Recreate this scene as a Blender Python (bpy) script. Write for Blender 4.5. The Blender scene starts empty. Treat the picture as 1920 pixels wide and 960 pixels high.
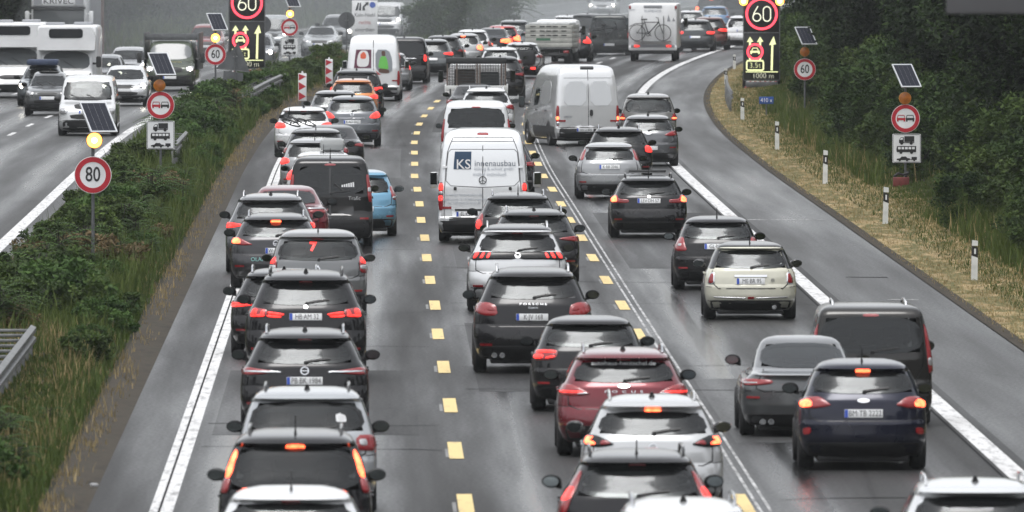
import bpy, bmesh, math, random
import numpy as np
from mathutils import Vector, Matrix
R = math.radians
rnd = random.Random(7)
S = bpy.context.scene
COL = S.collection

# ------------------------------------------------------------------ camera, world, sun, exposure
F_PX, CAM_H = 27000.0, 7.85           # focal length in photo pixels (1920 wide), height of the bridge viewpoint
cam_data = bpy.data.cameras.new("camera")
cam_data.sensor_width = 36.0
cam_data.lens = F_PX / 1920.0 * 36.0
cam_data.clip_start, cam_data.clip_end = 1.0, 6000.0
cam_data.dof.use_dof = True
cam_data.dof.focus_distance = 345.0
cam_data.dof.aperture_fstop = 8.5
cam = bpy.data.objects.new("camera", cam_data)
cam.location = (0, 0, CAM_H)
cam.rotation_euler = (R(90) - math.atan(683.0 / F_PX), 0, 0)
COL.objects.link(cam)
S.camera = cam

SUN_EL, SUN_AZ = 74.0, 200.0
world = bpy.data.worlds.new("World")
S.world = world
world.use_nodes = True
nt = world.node_tree
nt.nodes.clear()
wo = nt.nodes.new("ShaderNodeOutputWorld")
wb = nt.nodes.new("ShaderNodeBackground")
sk = nt.nodes.new("ShaderNodeTexSky")
hs = nt.nodes.new("ShaderNodeHueSaturation")
sk.sky_type = 'NISHITA'
sk.sun_disc = False
sk.sun_elevation = R(SUN_EL)
sk.sun_rotation = R(SUN_AZ)
sk.air_density, sk.dust_density, sk.ozone_density = 1.0, 3.0, 1.0
hs.inputs['Saturation'].default_value = 0.15
hs.inputs['Value'].default_value = 1.0
wb.inputs['Strength'].default_value = 0.12
nt.links.new(sk.outputs[0], hs.inputs['Color'])
# overcast luminance: the cloud deck is brightest overhead and falls off towards the horizon
gtc = nt.nodes.new("ShaderNodeTexCoord"); gsx = nt.nodes.new("ShaderNodeSeparateXYZ"); gmr = nt.nodes.new("ShaderNodeMapRange"); gmu = nt.nodes.new("ShaderNodeVectorMath")
gmu.operation = 'SCALE'
gmr.inputs['From Min'].default_value = 0.0; gmr.inputs['From Max'].default_value = 1.0
gmr.inputs['To Min'].default_value = 1.0; gmr.inputs['To Max'].default_value = 1.05
nt.links.new(gtc.outputs['Generated'], gsx.inputs[0]); nt.links.new(gsx.outputs['Z'], gmr.inputs['Value'])
nt.links.new(hs.outputs[0], gmu.inputs[0]); nt.links.new(gmr.outputs[0], gmu.inputs['Scale'])
nt.links.new(gmu.outputs[0], wb.inputs['Color'])
nt.links.new(wb.outputs[0], wo.inputs['Surface'])

sun_data = bpy.data.lights.new("sun", 'SUN')
sun_data.energy = 0.6
sun_data.angle = R(25)
sun_data.color = (1.0, 0.985, 0.96)
sun = bpy.data.objects.new("sun", sun_data)
sun.rotation_euler = (R(90 - SUN_EL), 0, R(180 - SUN_AZ))
COL.objects.link(sun)

S.view_settings.view_transform = 'Standard'
S.view_settings.look = 'None'
S.view_settings.exposure = 1.1
S.view_settings.gamma = 1.0
S.view_settings.use_curve_mapping = False
HAZE_DENSITY = 0.00008
S.cycles.max_bounces = 8
S.cycles.transparent_max_bounces = 16
S.cycles.volume_bounces = 0
S.cycles.caustics_reflective = False
S.cycles.caustics_refractive = False
S.cycles.sample_clamp_indirect = 4.0

# ------------------------------------------------------------------ road alignment (metres)
_C = [(60, .55), (100, .2), (184.7, -.61), (256, -1.31), (351.6, -2.23), (420, -2.85), (485, -3.12), (553, -2.6), (618, -1.1),
      (700, 2.1), (736, 3.9), (850, 10.8), (1000, 23), (1150, 39), (1400, 70)]
_cd = np.array([p[0] for p in _C]); _cx = np.array([p[1] for p in _C])
_m = np.gradient(_cx, _cd)
def cline(d):                          # x of the left yellow line at distance d
    d = np.asarray(d, float)
    i = np.clip(np.searchsorted(_cd, d) - 1, 0, len(_cd) - 2)
    h = _cd[i + 1] - _cd[i]
    t = (d - _cd[i]) / h
    t2, t3 = t * t, t * t * t
    out = (2*t3 - 3*t2 + 1) * _cx[i] + (t3 - 2*t2 + t) * h * _m[i] + (-2*t3 + 3*t2) * _cx[i + 1] + (t3 - t2) * h * _m[i + 1]
    out = np.where(d < _cd[0], _cx[0] + (d - _cd[0]) * _m[0], out)
    return out
def C_(d): return float(cline(d))
def yaw_at(d): return -math.atan((C_(d + 4) - C_(d - 4)) / 8.0)
def ground(px, py):                    # photo pixel -> point on the road plane
    d = F_PX * CAM_H / (py + 203.0)
    return (px - 960.0) * d / F_PX, d
def ppm_of(py): return (py + 203.0) / CAM_H

# ------------------------------------------------------------------ materials
_M = {}
def new_mat(name):
    m = bpy.data.materials.new(name)
    m.use_nodes = True
    n = m.node_tree.nodes
    return m, n, m.node_tree.links, n['Principled BSDF']
def mat(name, col, rough=.5, metal=0., coat=0., emit=None, es=0., spec=.5, noise=0., nscale=8., alpha=None):
    if name in _M: return _M[name]
    m, n, l, b = new_mat(name)
    b.inputs['Base Color'].default_value = (*col, 1)
    b.inputs['Roughness'].default_value = rough
    b.inputs['Metallic'].default_value = metal
    b.inputs['Specular IOR Level'].default_value = spec
    if coat:
        b.inputs['Coat Weight'].default_value = coat
        b.inputs['Coat Roughness'].default_value = .05
    if emit:
        b.inputs['Emission Color'].default_value = (*emit, 1)
        b.inputs['Emission Strength'].default_value = es
    if noise:
        tx = n.new('ShaderNodeTexNoise'); tx.inputs['Scale'].default_value = nscale; tx.inputs['Detail'].default_value = 6
        tc = n.new('ShaderNodeTexCoord')
        rp = n.new('ShaderNodeMapRange')
        rp.inputs['From Min'].default_value = .3; rp.inputs['From Max'].default_value = .7
        rp.inputs['To Min'].default_value = 1 - noise; rp.inputs['To Max'].default_value = 1 + noise
        mx = n.new('ShaderNodeVectorMath'); mx.operation = 'SCALE'
        mx.inputs[0].default_value = col
        l.new(tc.outputs['Object'], tx.inputs['Vector'])
        l.new(tx.outputs['Fac'], rp.inputs['Value'])
        l.new(rp.outputs[0], mx.inputs['Scale'])
        l.new(mx.outputs[0], b.inputs['Base Color'])
    _M[name] = m
    return m
def paint(col, metal=.3, rough=.32):
    key = 'paint_%.3f_%.3f_%.3f_%.1f' % (*col, metal)
    if key in _M: return _M[key]
    m, n, l, b = new_mat('car_paint')
    b.inputs['Metallic'].default_value = metal
    b.inputs['Coat Weight'].default_value = 1.0 if max(col) > .05 else .6
    b.inputs['Coat Roughness'].default_value = .035
    b.inputs['Specular IOR Level'].default_value = .15
    tc = n.new('ShaderNodeTexCoord')
    tx = n.new('ShaderNodeTexNoise'); tx.inputs['Scale'].default_value = 3.0; tx.inputs['Detail'].default_value = 5
    l.new(tc.outputs['Object'], tx.inputs['Vector'])
    # road film: dirt low on the body, broken up by noise
    sx = n.new('ShaderNodeSeparateXYZ'); l.new(tc.outputs['Object'], sx.inputs[0])
    mr = n.new('ShaderNodeMapRange'); mr.inputs['From Min'].default_value = .2; mr.inputs['From Max'].default_value = 1.0
    mr.inputs['To Min'].default_value = .55; mr.inputs['To Max'].default_value = .04
    l.new(sx.outputs['Z'], mr.inputs['Value'])
    mu = n.new('ShaderNodeMath'); mu.operation = 'MULTIPLY'
    l.new(mr.outputs[0], mu.inputs[0]); l.new(tx.outputs['Fac'], mu.inputs[1])
    mix = n.new('ShaderNodeMix'); mix.data_type = 'RGBA'
    mix.inputs['A'].default_value = (*col, 1); mix.inputs['B'].default_value = (.045, .043, .040, 1)
    l.new(mu.outputs[0], mix.inputs['Factor'])
    l.new(mix.outputs['Result'], b.inputs['Base Color'])
    rr = n.new('ShaderNodeMapRange'); rr.inputs['To Min'].default_value = rough - .1; rr.inputs['To Max'].default_value = rough + .25
    l.new(mu.outputs[0], rr.inputs['Value']); l.new(rr.outputs[0], b.inputs['Roughness'])
    # beads of rain: fine relief in the coat
    vo = n.new('ShaderNodeTexNoise'); vo.inputs['Scale'].default_value = 60.0; vo.inputs['Detail'].default_value = 2
    l.new(tc.outputs['Object'], vo.inputs['Vector'])
    bp = n.new('ShaderNodeBump'); bp.inputs['Strength'].default_value = .06; bp.inputs['Distance'].default_value = .004
    l.new(vo.outputs['Fac'], bp.inputs['Height'])
    l.new(bp.outputs[0], b.inputs['Coat Normal'])
    # the shell's inner side is dark trim
    geo = n.new('ShaderNodeNewGeometry')
    df = n.new('ShaderNodeBsdfDiffuse'); df.inputs['Color'].default_value = (.02, .02, .021, 1)
    ms = n.new('ShaderNodeMixShader')
    l.new(geo.outputs['Backfacing'], ms.inputs[0]); l.new(b.outputs[0], ms.inputs[1]); l.new(df.outputs[0], ms.inputs[2])
    l.new(ms.outputs[0], n['Material Output'].inputs['Surface'])
    _M[key] = m
    return m
def glass(tint):
    key = 'glass_%.2f' % tint
    if key in _M: return _M[key]
    m, n, l, b = new_mat('window_glass')
    n.remove(b)
    tr = n.new('ShaderNodeBsdfTransparent'); tr.inputs[0].default_value = (tint * .95, tint, tint * .99, 1)
    gl = n.new('ShaderNodeBsdfGlossy'); gl.inputs['Roughness'].default_value = .07; gl.inputs[0].default_value = (.9, .93, .95, 1)
    fr = n.new('ShaderNodeFresnel'); fr.inputs['IOR'].default_value = 1.48
    tc = n.new('ShaderNodeTexCoord')
    tx = n.new('ShaderNodeTexNoise'); tx.inputs['Scale'].default_value = 2.5; tx.inputs['Detail'].default_value = 3
    bp = n.new('ShaderNodeBump'); bp.inputs['Strength'].default_value = .12; bp.inputs['Distance'].default_value = .04
    l.new(tc.outputs['Object'], tx.inputs['Vector']); l.new(tx.outputs['Fac'], bp.inputs['Height'])
    l.new(bp.outputs[0], gl.inputs['Normal'])
    # wet film and dust scatter a little light
    df = n.new('ShaderNodeBsdfDiffuse'); df.inputs[0].default_value = (.25, .26, .27, 1)
    m1 = n.new('ShaderNodeMixShader'); m1.inputs[0].default_value = .04
    l.new(tr.outputs[0], m1.inputs[1]); l.new(df.outputs[0], m1.inputs[2])
    m2 = n.new('ShaderNodeMixShader')
    l.new(fr.outputs[0], m2.inputs[0]); l.new(m1.outputs[0], m2.inputs[1]); l.new(gl.outputs[0], m2.inputs[2])
    l.new(m2.outputs[0], n['Material Output'].inputs['Surface'])
    _M[key] = m
    return m
BLACK = mat('black_plastic', (.018, .018, .019), .55, noise=.3, nscale=6)
GLOSSBLACK = mat('gloss_black', (.008, .008, .009), .12, coat=.6)
FRIT = mat('window_frit', (.006, .006, .007), .25)
RUBBER = mat('tyre_rubber', (.016, .016, .017), .65, noise=.3, nscale=20)
ALLOY = mat('wheel_alloy', (.35, .35, .37), .35, .8)
CHROME = mat('chrome', (.75, .76, .78), .15, 1.0)
SEATM = mat('seat_fabric', (.03, .03, .033), .9)
PLATE = mat('plate_white', (.72, .73, .74), .35, noise=.08, nscale=10)
PLATEBLUE = mat('plate_blue', (.02, .07, .42), .35)
INK = mat('plate_ink', (.01, .01, .01), .6)
RED_OFF = mat('lamp_red', (.26, .010, .014), .12, coat=1.0)
def lensed(m, scale=55.):          # ribs and facets inside a lamp lens
    n, l = m.node_tree.nodes, m.node_tree.links; b = n['Principled BSDF']
    tc = n.new('ShaderNodeTexCoord'); vo = n.new('ShaderNodeTexVoronoi'); vo.inputs['Scale'].default_value = scale
    nz = n.new('ShaderNodeTexNoise'); nz.inputs['Scale'].default_value = 9.0
    l.new(tc.outputs['Object'], vo.inputs['Vector']); l.new(tc.outputs['Object'], nz.inputs['Vector'])
    a = n.new('ShaderNodeMath'); a.operation = 'MULTIPLY'; l.new(vo.outputs['Distance'], a.inputs[0]); l.new(nz.outputs['Fac'], a.inputs[1])
    mr = n.new('ShaderNodeMapRange'); es = b.inputs['Emission Strength'].default_value
    mr.inputs['From Min'].default_value = .05; mr.inputs['From Max'].default_value = .42
    mr.inputs['To Min'].default_value = es*1.7; mr.inputs['To Max'].default_value = es*.35
    l.new(a.outputs[0], mr.inputs['Value'])
    if es > 0: l.new(mr.outputs[0], b.inputs['Emission Strength'])
    bp = n.new('ShaderNodeBump'); bp.inputs['Strength'].default_value = .5; bp.inputs['Distance'].default_value = .01
    l.new(vo.outputs['Distance'], bp.inputs['Height']); l.new(bp.outputs[0], b.inputs['Normal'])
    return m
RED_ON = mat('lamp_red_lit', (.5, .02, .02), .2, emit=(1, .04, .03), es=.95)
RED_HOT = mat('lamp_brake_lit', (.8, .1, .05), .2, emit=(1, .10, .035), es=3.2)
AMBER_ON = mat('lamp_amber_lit', (.8, .3, .05), .2, emit=(1, .42, .06), es=3.0)
AMBER_OFF = mat('lamp_amber', (.42, .13, .012), .25, noise=.3, nscale=12)
CLEAR = mat('lamp_clear', (.55, .55, .56), .1, .6)
lensed(RED_ON); lensed(RED_HOT); lensed(RED_OFF)
HEAD_ON = mat('headlamp_lit', (.9, .9, .85), .2, emit=(1, .93, .78), es=9.0)
GALV = mat('galvanised_steel', (.20, .205, .205), .5, .7, noise=.3, nscale=5)
POSTGREY = mat('post_grey', (.12, .125, .13), .5, .4, noise=.3, nscale=4)
SIGNWHITE = mat('sign_white', (.74, .75, .76), .4, noise=.08, nscale=3)
SIGNRED = mat('sign_red', (.42, .012, .025), .4, noise=.12, nscale=4)
SIGNBLACK = mat('sign_black', (.012, .012, .013), .5)
SIGNBACK = mat('sign_back', (.095, .10, .105), .55, .2, noise=.25, nscale=3)

# ------------------------------------------------------------------ mesh helpers
def link(o, parent=None):
    COL.objects.link(o)
    if parent is not None: o.parent = parent
    return o
def mesh_obj(name, v, f, m, parent=None, smooth=True, angle=38):
    me = bpy.data.meshes.new(name)
    me.from_pydata([tuple(p) for p in v], [], f)
    me.validate()
    if m: me.materials.append(m)
    if smooth:
        me.polygons.foreach_set('use_smooth', [True] * len(me.polygons))
        me.set_sharp_from_angle(angle=R(angle))
    return link(bpy.data.objects.new(name, me), parent)
def share(name, me, parent, loc=(0, 0, 0), rot=(0, 0, 0), scale=(1, 1, 1)):
    o = bpy.data.objects.new(name, me)
    o.location, o.rotation_euler, o.scale = loc, rot, scale
    return link(o, parent)
def thing(name, label, cat, loc=(0, 0, 0), rz=0., group=None):
    o = bpy.data.objects.new(name, None)
    o.empty_display_size = .3
    o.location = loc; o.rotation_euler = (0, 0, rz)
    link(o)
    return tag(o, label, cat, group)
def tag(o, label, cat, group=None, kind=None):
    o['label'] = label; o['category'] = cat
    if group: o['group'] = group
    if kind: o['kind'] = kind
    return o
class MB:
    def __init__(s): s.v, s.f = [], []
    def add(s, v, f):
        k = len(s.v); s.v += [tuple(p) for p in v]; s.f += [tuple(i + k for i in q) for q in f]; return s
    def box(s, c, d, bev=0.0, M=None):
        x, y, z = d[0] / 2, d[1] / 2, d[2] / 2
        b = min(bev, x * .9, y * .9, z * .9)
        if b <= 0:
            v = [(i * x, j * y, k * z) for i in (-1, 1) for j in (-1, 1) for k in (-1, 1)]
            f = [(0, 1, 3, 2), (4, 6, 7, 5), (0, 4, 5, 1), (2, 3, 7, 6), (0, 2, 6, 4), (1, 5, 7, 3)]
        else:
            bm = bmesh.new(); bmesh.ops.create_cube(bm, size=1)
            for q in bm.verts: q.co = Vector((q.co.x * 2 * x, q.co.y * 2 * y, q.co.z * 2 * z))
            bmesh.ops.bevel(bm, geom=bm.edges[:], offset=b, segments=2, affect='EDGES', profile=.5)
            bm.verts.index_update()
            v = [q.co.copy() for q in bm.verts]; f = [[q.index for q in p.verts] for p in bm.faces]; bm.free()
        c = Vector(c)
        v = [(M @ Vector(p) if M else Vector(p)) + c for p in v]
        return s.add(v, f)
    def tube(s, pts, r, n=8, cap=True):
        pts = [Vector(p) for p in pts]; rr = r if isinstance(r, (list, tuple)) else [r] * len(pts)
        V, Fc = [], []
        for i, p in enumerate(pts):
            t = (pts[min(i + 1, len(pts) - 1)] - pts[max(i - 1, 0)]).normalized()
            a = t.orthogonal().normalized() if i == 0 else (a - t * a.dot(t)).normalized()
            b = t.cross(a)
            for k in range(n):
                w = 2 * math.pi * k / n
                V.append(p + (a * math.cos(w) + b * math.sin(w)) * rr[i])
        for i in range(len(pts) - 1):
            for k in range(n):
                Fc.append((i*n + k, i*n + (k + 1) % n, (i + 1)*n + (k + 1) % n, (i + 1)*n + k))
        if cap: Fc += [tuple(range(n))[::-1], tuple(range((len(pts) - 1)*n, len(pts)*n))]
        return s.add(V, Fc)
    def lathe(s, prof, n=20, M=None, c=(0, 0, 0)):      # prof: (radius, along-axis) ; axis = local Y
        V, Fc = [], []
        for r, y in prof:
            for k in range(n):
                w = 2 * math.pi * k / n
                V.append((r * math.cos(w), y, r * math.sin(w)))
        for i in range(len(prof) - 1):
            for k in range(n): Fc.append((i*n + k, i*n + (k + 1) % n, (i + 1)*n + (k + 1) % n, (i + 1)*n + k))
        if prof[0][0] > 1e-4: Fc.append(tuple(range(n))[::-1])
        if prof[-1][0] > 1e-4: Fc.append(tuple(range((len(prof) - 1)*n, len(prof)*n)))
        c = Vector(c)
        return s.add([(M @ Vector(p) if M else Vector(p)) + c for p in V], Fc)
    def prism(s, poly, y0, y1, c=(0, 0, 0)):            # polygon in x,z extruded along y
        n = len(poly)
        V = [(x + c[0], y0 + c[1], z + c[2]) for x, z in poly] + [(x + c[0], y1 + c[1], z + c[2]) for x, z in poly]
        Fc = [tuple(range(n)), tuple(range(n, 2*n))[::-1]] + [(i, i + n, (i + 1) % n + n, (i + 1) % n) for i in range(n)]
        return s.add(V, Fc)
    def ring(s, ro, ri, y0, y1, n=32, c=(0, 0, 0)):
        V = []
        for r, y in ((ro, y0), (ri, y0), (ri, y1), (ro, y1)):
            for k in range(n):
                w = 2 * math.pi * k / n; V.append((c[0] + r*math.cos(w), c[1] + y, c[2] + r*math.sin(w)))
        Fc = []
        for j in range(4):
            for k in range(n): Fc.append((j*n + k, j*n + (k + 1) % n, ((j + 1) % 4)*n + (k + 1) % n, ((j + 1) % 4)*n + k))
        return s.add(V, Fc)
    def build(s, name, m, parent=None, smooth=True, angle=38):
        return mesh_obj(name, s.v, s.f, m, parent, smooth, angle)
def disc_poly(r, n=28, cx=0, cz=0): return [(cx + r*math.cos(2*math.pi*k/n), cz + r*math.sin(2*math.pi*k/n)) for k in range(n)]
def rrect(w, h, r=.04, cx=0, cz=0, k=4):
    out = []
    for sx, sz, a0 in ((1, 1, 0), (-1, 1, 90), (-1, -1, 180), (1, -1, 270)):
        for i in range(k + 1):
            a = R(a0 + 90*i/k)
            out.append((cx + sx*(w/2 - r) + r*math.cos(a), cz + sz*(h/2 - r) + r*math.sin(a)))
    return out
def text(name, body, size, m, parent, M=None, loc=None, rot=None, offset=0., ext=.002, sx=1., align='CENTER'):
    cu = bpy.data.curves.new(name, 'FONT')
    cu.body = body; cu.size = size; cu.extrude = ext; cu.offset = offset
    cu.align_x = align; cu.align_y = 'CENTER'; cu.resolution_u = 3
    cu.materials.append(m)
    tmp = bpy.data.objects.new(name, cu)
    COL.objects.link(tmp)
    bpy.context.view_layer.update()
    me = bpy.data.meshes.new_from_object(tmp)
    bpy.data.objects.remove(tmp); bpy.data.curves.remove(cu)
    me.name = name
    o = link(bpy.data.objects.new(name, me), parent)
    if M is not None: o.matrix_local = M
    else: o.location, o.rotation_euler = loc, rot
    o.scale = (o.scale[0] * sx, o.scale[1], o.scale[2])
    return o
# ------------------------------------------------------------------ ground, carriageways and markings
def strip_mesh(name, offs, zs, d0, d1, step, m, kind='structure', parent=None, uvn=True):
    ds = np.arange(d0, d1 + .01, step)
    cx = cline(ds)
    sl = (cline(ds + 1) - cline(ds - 1)) / 2
    nrm = 1 / np.sqrt(1 + sl**2)
    no = len(offs)
    V = np.zeros((len(ds), no, 3))
    for j, (o, z) in enumerate(zip(offs, zs)):
        V[:, j, 0] = cx + o
        V[:, j, 1] = ds
        V[:, j, 2] = z(ds) if callable(z) else z
    Fc = []
    for i in range(len(ds) - 1):
        for j in range(no - 1):
            a = i*no + j
            Fc.append((a, a + 1, a + no + 1, a + no))
    me = bpy.data.meshes.new(name)
    me.from_pydata(V.reshape(-1, 3).tolist(), [], Fc)
    me.materials.append(m)
    uv = me.uv_layers.new(name='road')
    li = np.zeros(len(me.loops), dtype=np.int32); me.loops.foreach_get('vertex_index', li)
    U = np.stack([np.array(offs)[li % no], ds[li // no]], 1).astype(np.float32)
    uv.data.foreach_set('uv', U.ravel())
    me.polygons.foreach_set('use_smooth', [True] * len(me.polygons))
    o = link(bpy.data.objects.new(name, me), parent)
    if kind and parent is None: o['kind'] = kind
    return o

def road_mat(name, base, r0, r1, tracks, wet=0.0):
    m, n, l, b = new_mat(name)
    uv = n.new('ShaderNodeUVMap'); uv.uv_map = 'road'
    def noise(sx, sy, det=6, scale=1.0):
        mp = n.new('ShaderNodeMapping'); mp.inputs['Scale'].default_value = (sx, sy, 1)
        tx = n.new('ShaderNodeTexNoise'); tx.inputs['Scale'].default_value = scale; tx.inputs['Detail'].default_value = det
        l.new(uv.outputs[0], mp.inputs[0]); l.new(mp.outputs[0], tx.inputs['Vector']); return tx.outputs['Fac']
    def math_(op, a, c=None, clamp=False):
        q = n.new('ShaderNodeMath'); q.operation = op; q.use_clamp = clamp
        for i, w in enumerate((a, c)):
            if w is None: continue
            if isinstance(w, (int, float)): q.inputs[i].default_value = w
            else: l.new(w, q.inputs[i])
        return q.outputs[0]
    sx = n.new('ShaderNodeSeparateXYZ'); l.new(uv.outputs[0], sx.inputs[0])
    fine = noise(18, 5, 10); mid = noise(1.3, .03, 8); streak = noise(3.2, .012, 5); big = noise(.35, .012, 4)
    # tyre tracks: polished, wetter bands at fixed offsets
    tr = None
    for c in tracks:
        dd = math_('ABSOLUTE', math_('SUBTRACT', sx.outputs[0], c))
        k = math_('SUBTRACT', 1.0, math_('DIVIDE', dd, .55), True)
        tr = k if tr is None else math_('MAXIMUM', tr, k)
    if tr is None: tr = math_('MULTIPLY', mid, 0.0)
    trn = math_('MULTIPLY', tr, math_('ADD', .45, math_('MULTIPLY', streak, 1.1)), True)
    # wetness
    w = math_('ADD', math_('MULTIPLY', math_('SUBTRACT', mid, .5), 1.1), math_('MULTIPLY', math_('SUBTRACT', big, .5), 1.7))
    w = math_('ADD', math_('ADD', w, math_('MULTIPLY', trn, .55)), .34 + wet, True)
    # transverse joints / patches
    cr = n.new('ShaderNodeTexVoronoi'); cr.feature = 'DISTANCE_TO_EDGE'
    mp = n.new('ShaderNodeMapping'); mp.inputs['Scale'].default_value = (.16, .022, 1)
    l.new(uv.outputs[0], mp.inputs[0]); l.new(mp.outputs[0], cr.inputs['Vector']); cr.inputs['Scale'].default_value = 1.0
    crack = math_('LESS_THAN', cr.outputs['Distance'], .006)
    col = n.new('ShaderNodeMix'); col.data_type = 'RGBA'
    col.inputs['A'].default_value = (base*1.22, base*1.22, base*1.2, 1); col.inputs['B'].default_value = (base*.62, base*.63, base*.66, 1)
    l.new(w, col.inputs['Factor'])
    c2 = n.new('ShaderNodeVectorMath'); c2.operation = 'SCALE'
    l.new(col.outputs['Result'], c2.inputs[0])
    f = math_('ADD', .45, math_('MULTIPLY', fine, 1.1))
    f = math_('MULTIPLY', f, math_('SUBTRACT', 1.0, math_('MULTIPLY', crack, .45)))
    f = math_('MULTIPLY', f, math_('ADD', .82, math_('MULTIPLY', streak, .36)))
    l.new(f, c2.inputs['Scale'])
    l.new(c2.outputs[0], b.inputs['Base Color'])
    ro = n.new('ShaderNodeMapRange'); ro.inputs['To Min'].default_value = r1; ro.inputs['To Max'].default_value = r0
    l.new(w, ro.inputs['Value'])
    rf = math_('ADD', ro.outputs[0], math_('MULTIPLY', math_('SUBTRACT', fine, .5), .30), True)
    l.new(rf, b.inputs['Roughness'])
    b.inputs['Specular IOR Level'].default_value = .3
    bp = n.new('ShaderNodeBump'); bp.inputs['Strength'].default_value = .25; bp.inputs['Distance'].default_value = .008
    l.new(fine, bp.inputs['Height']); l.new(bp.outputs[0], b.inputs['Normal'])
    return m

def soil_mat(name, cols, scale=(1.2, .25), rough=.95):
    m, n, l, b = new_mat(name)
    uv = n.new('ShaderNodeUVMap'); uv.uv_map = 'road'
    mp = n.new('ShaderNodeMapping'); mp.inputs['Scale'].default_value = (*scale, 1)
    tx = n.new('ShaderNodeTexNoise'); tx.inputs['Scale'].default_value = 1; tx.inputs['Detail'].default_value = 9; tx.inputs['Roughness'].default_value = .65
    l.new(uv.outputs[0], mp.inputs[0]); l.new(mp.outputs[0], tx.inputs['Vector'])
    cr = n.new('ShaderNodeValToRGB')
    el = cr.color_ramp.elements
    el[0].position, el[0].color = .3, (*cols[0], 1); el[1].position, el[1].color = .72, (*cols[-1], 1)
    for i, c in enumerate(cols[1:-1]):
        e = el.new(.3 + .42*(i + 1)/(len(cols) - 1)); e.color = (*c, 1)
    l.new(tx.outputs['Fac'], cr.inputs[0]); l.new(cr.outputs[0], b.inputs['Base Color'])
    b.inputs['Roughness'].default_value = rough; b.inputs['Specular IOR Level'].default_value = .2
    bp = n.new('ShaderNodeBump'); bp.inputs['Strength'].default_value = .5; bp.inputs['Distance'].default_value = .05
    l.new(tx.outputs['Fac'], bp.inputs['Height']); l.new(bp.outputs[0], b.inputs['Normal'])
    return m

# terrain: one sheet following the alignment, embankments on both sides
T_OFF = [-420, -120, -60, -34, -28, -24, -22.3, -21.5, -9.2, -8.9, -8.2, -7, -5.8, -5.1, -4.8, 9.9, 10.3, 11.2, 12.2, 13.2, 14.5, 16, 18, 21, 26, 60, 160, 420]
T_Z = [4, 4, 4, 3, 1.6, .3, -.03, -.06, -.06, .0, .10, .13, .10, .02, -.06, -.06, -.01, .02, .06, .20, .7, 1.5, 2.7, 4.2, 5.2, 5.5, 6, 6]
def terr_z(o): return float(np.interp(o, T_OFF, T_Z))
M_TERR = soil_mat('verge_soil', [(.010, .011, .006), (.024, .022, .011), (.014, .019, .008)])
strip_mesh('ground', T_OFF, T_Z, -60, 1500, 6.0, M_TERR)
M_ROAD = road_mat('asphalt_wet', .020, .14, .74, [-3.1, -1.2, .9, 2.7, 4.6, 6.4])
M_SHOULDER = road_mat('asphalt_shoulder', .034, .22, .60, [], .12)
M_OPP = road_mat('asphalt_opposite', .030, .18, .62, [-10.4, -12.2, -14.0, -15.8, -17.6, -19.4], .05)
road = strip_mesh('road', [-4.8, -4.0, -3, -2, -1, 0, 1, 2, 3, 4, 5, 6, 7, 7.8], [0.0]*14, 100, 1300, 3.0, M_ROAD)
shoulder = strip_mesh('road_shoulder', [7.8, 8.6, 9.4, 10.05], [0.0, -.004, -.01, -.02], 100, 1300, 3.0, M_SHOULDER)
opp = strip_mesh('opposite_road', [-21.5, -19, -16, -13, -10, -8.95], [0.0]*6, 100, 1300, 3.0, M_OPP)
M_DRY = soil_mat('dry_grass_soil', [(.13, .10, .05), (.33, .25, .135), (.08, .085, .03), (.28, .21, .115), (.38, .30, .165)], (1.4, .16))
M_DIRT = soil_mat('road_edge_dirt', [(.022, .02, .017), (.05, .042, .032), (.03, .03, .022)], (3, .5))
strip_mesh('verge_strip', [10.02, 10.5, 11.2, 12.0, 12.8], [-.012, .02, .04, .06, .14], 100, 1100, 3.0, M_DRY)
strip_mesh('shoulder_edge_strip', [9.96, 10.06, 10.20], [.0, .012, .012], 100, 1100, 3.0, M_DIRT)
strip_mesh('median_edge_strip', [-5.5, -5.1, -4.78], [.06, .03, -.004], 100, 1100, 3.0, M_DIRT)
strip_mesh('median_far_edge_strip', [-8.97, -8.75, -8.5], [-.004, .03, .06], 100, 1100, 3.0, M_DIRT)

def mark_mat(name, col, wear):
    m, n, l, b = new_mat(name)
    uv = n.new('ShaderNodeUVMap'); uv.uv_map = 'road'
    mp = n.new('ShaderNodeMapping'); mp.inputs['Scale'].default_value = (7, .7, 1)
    tx = n.new('ShaderNodeTexNoise'); tx.inputs['Scale'].default_value = 1; tx.inputs['Detail'].default_value = 8; tx.inputs['Roughness'].default_value = .7
    l.new(uv.outputs[0], mp.inputs[0]); l.new(mp.outputs[0], tx.inputs['Vector'])
    cr = n.new('ShaderNodeValToRGB')
    cr.color_ramp.elements[0].position = wear - .10; cr.color_ramp.elements[0].color = (.10, .10, .10, 1)
    cr.color_ramp.elements[1].position = wear + .10; cr.color_ramp.elements[1].color = (*col, 1)
    l.new(tx.outputs['Fac'], cr.inputs[0]); l.new(cr.outputs[0], b.inputs['Base Color'])
    b.inputs['Roughness'].default_value = .5
    return m
M_WHITE = mark_mat('marking_white', (.62, .62, .62), .41)
M_OLDWHITE = mark_mat('marking_white_worn', (.50, .50, .50), .50)
M_YELLOW = mark_mat('marking_yellow', (.68, .51, .20), .345)
M_SMEAR = mark_mat('marking_residue', (.17, .17, .165), .45)
M_TARSEAM = mat('tar_seam', (.014, .014, .015), .85, spec=.1)
def line(name, off, w, d0, d1, m, parent, z=.004, step=4.0, wob=0.):
    ds = max(step, .5)
    return strip_mesh(name, [off - w/2, off + w/2], [z, z], d0, d1, min(step, d1 - d0), m, None, parent)
line('edge_line', -3.86, .30, 120, 1200, M_WHITE, road)
line('edge_line', 7.5, .30, 120, 1200, M_WHITE, road)
line('edge_line', -9.42, .30, 120, 1200, M_WHITE, opp)
line('edge_line', -20.6, .30, 120, 1200, M_WHITE, opp)
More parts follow.
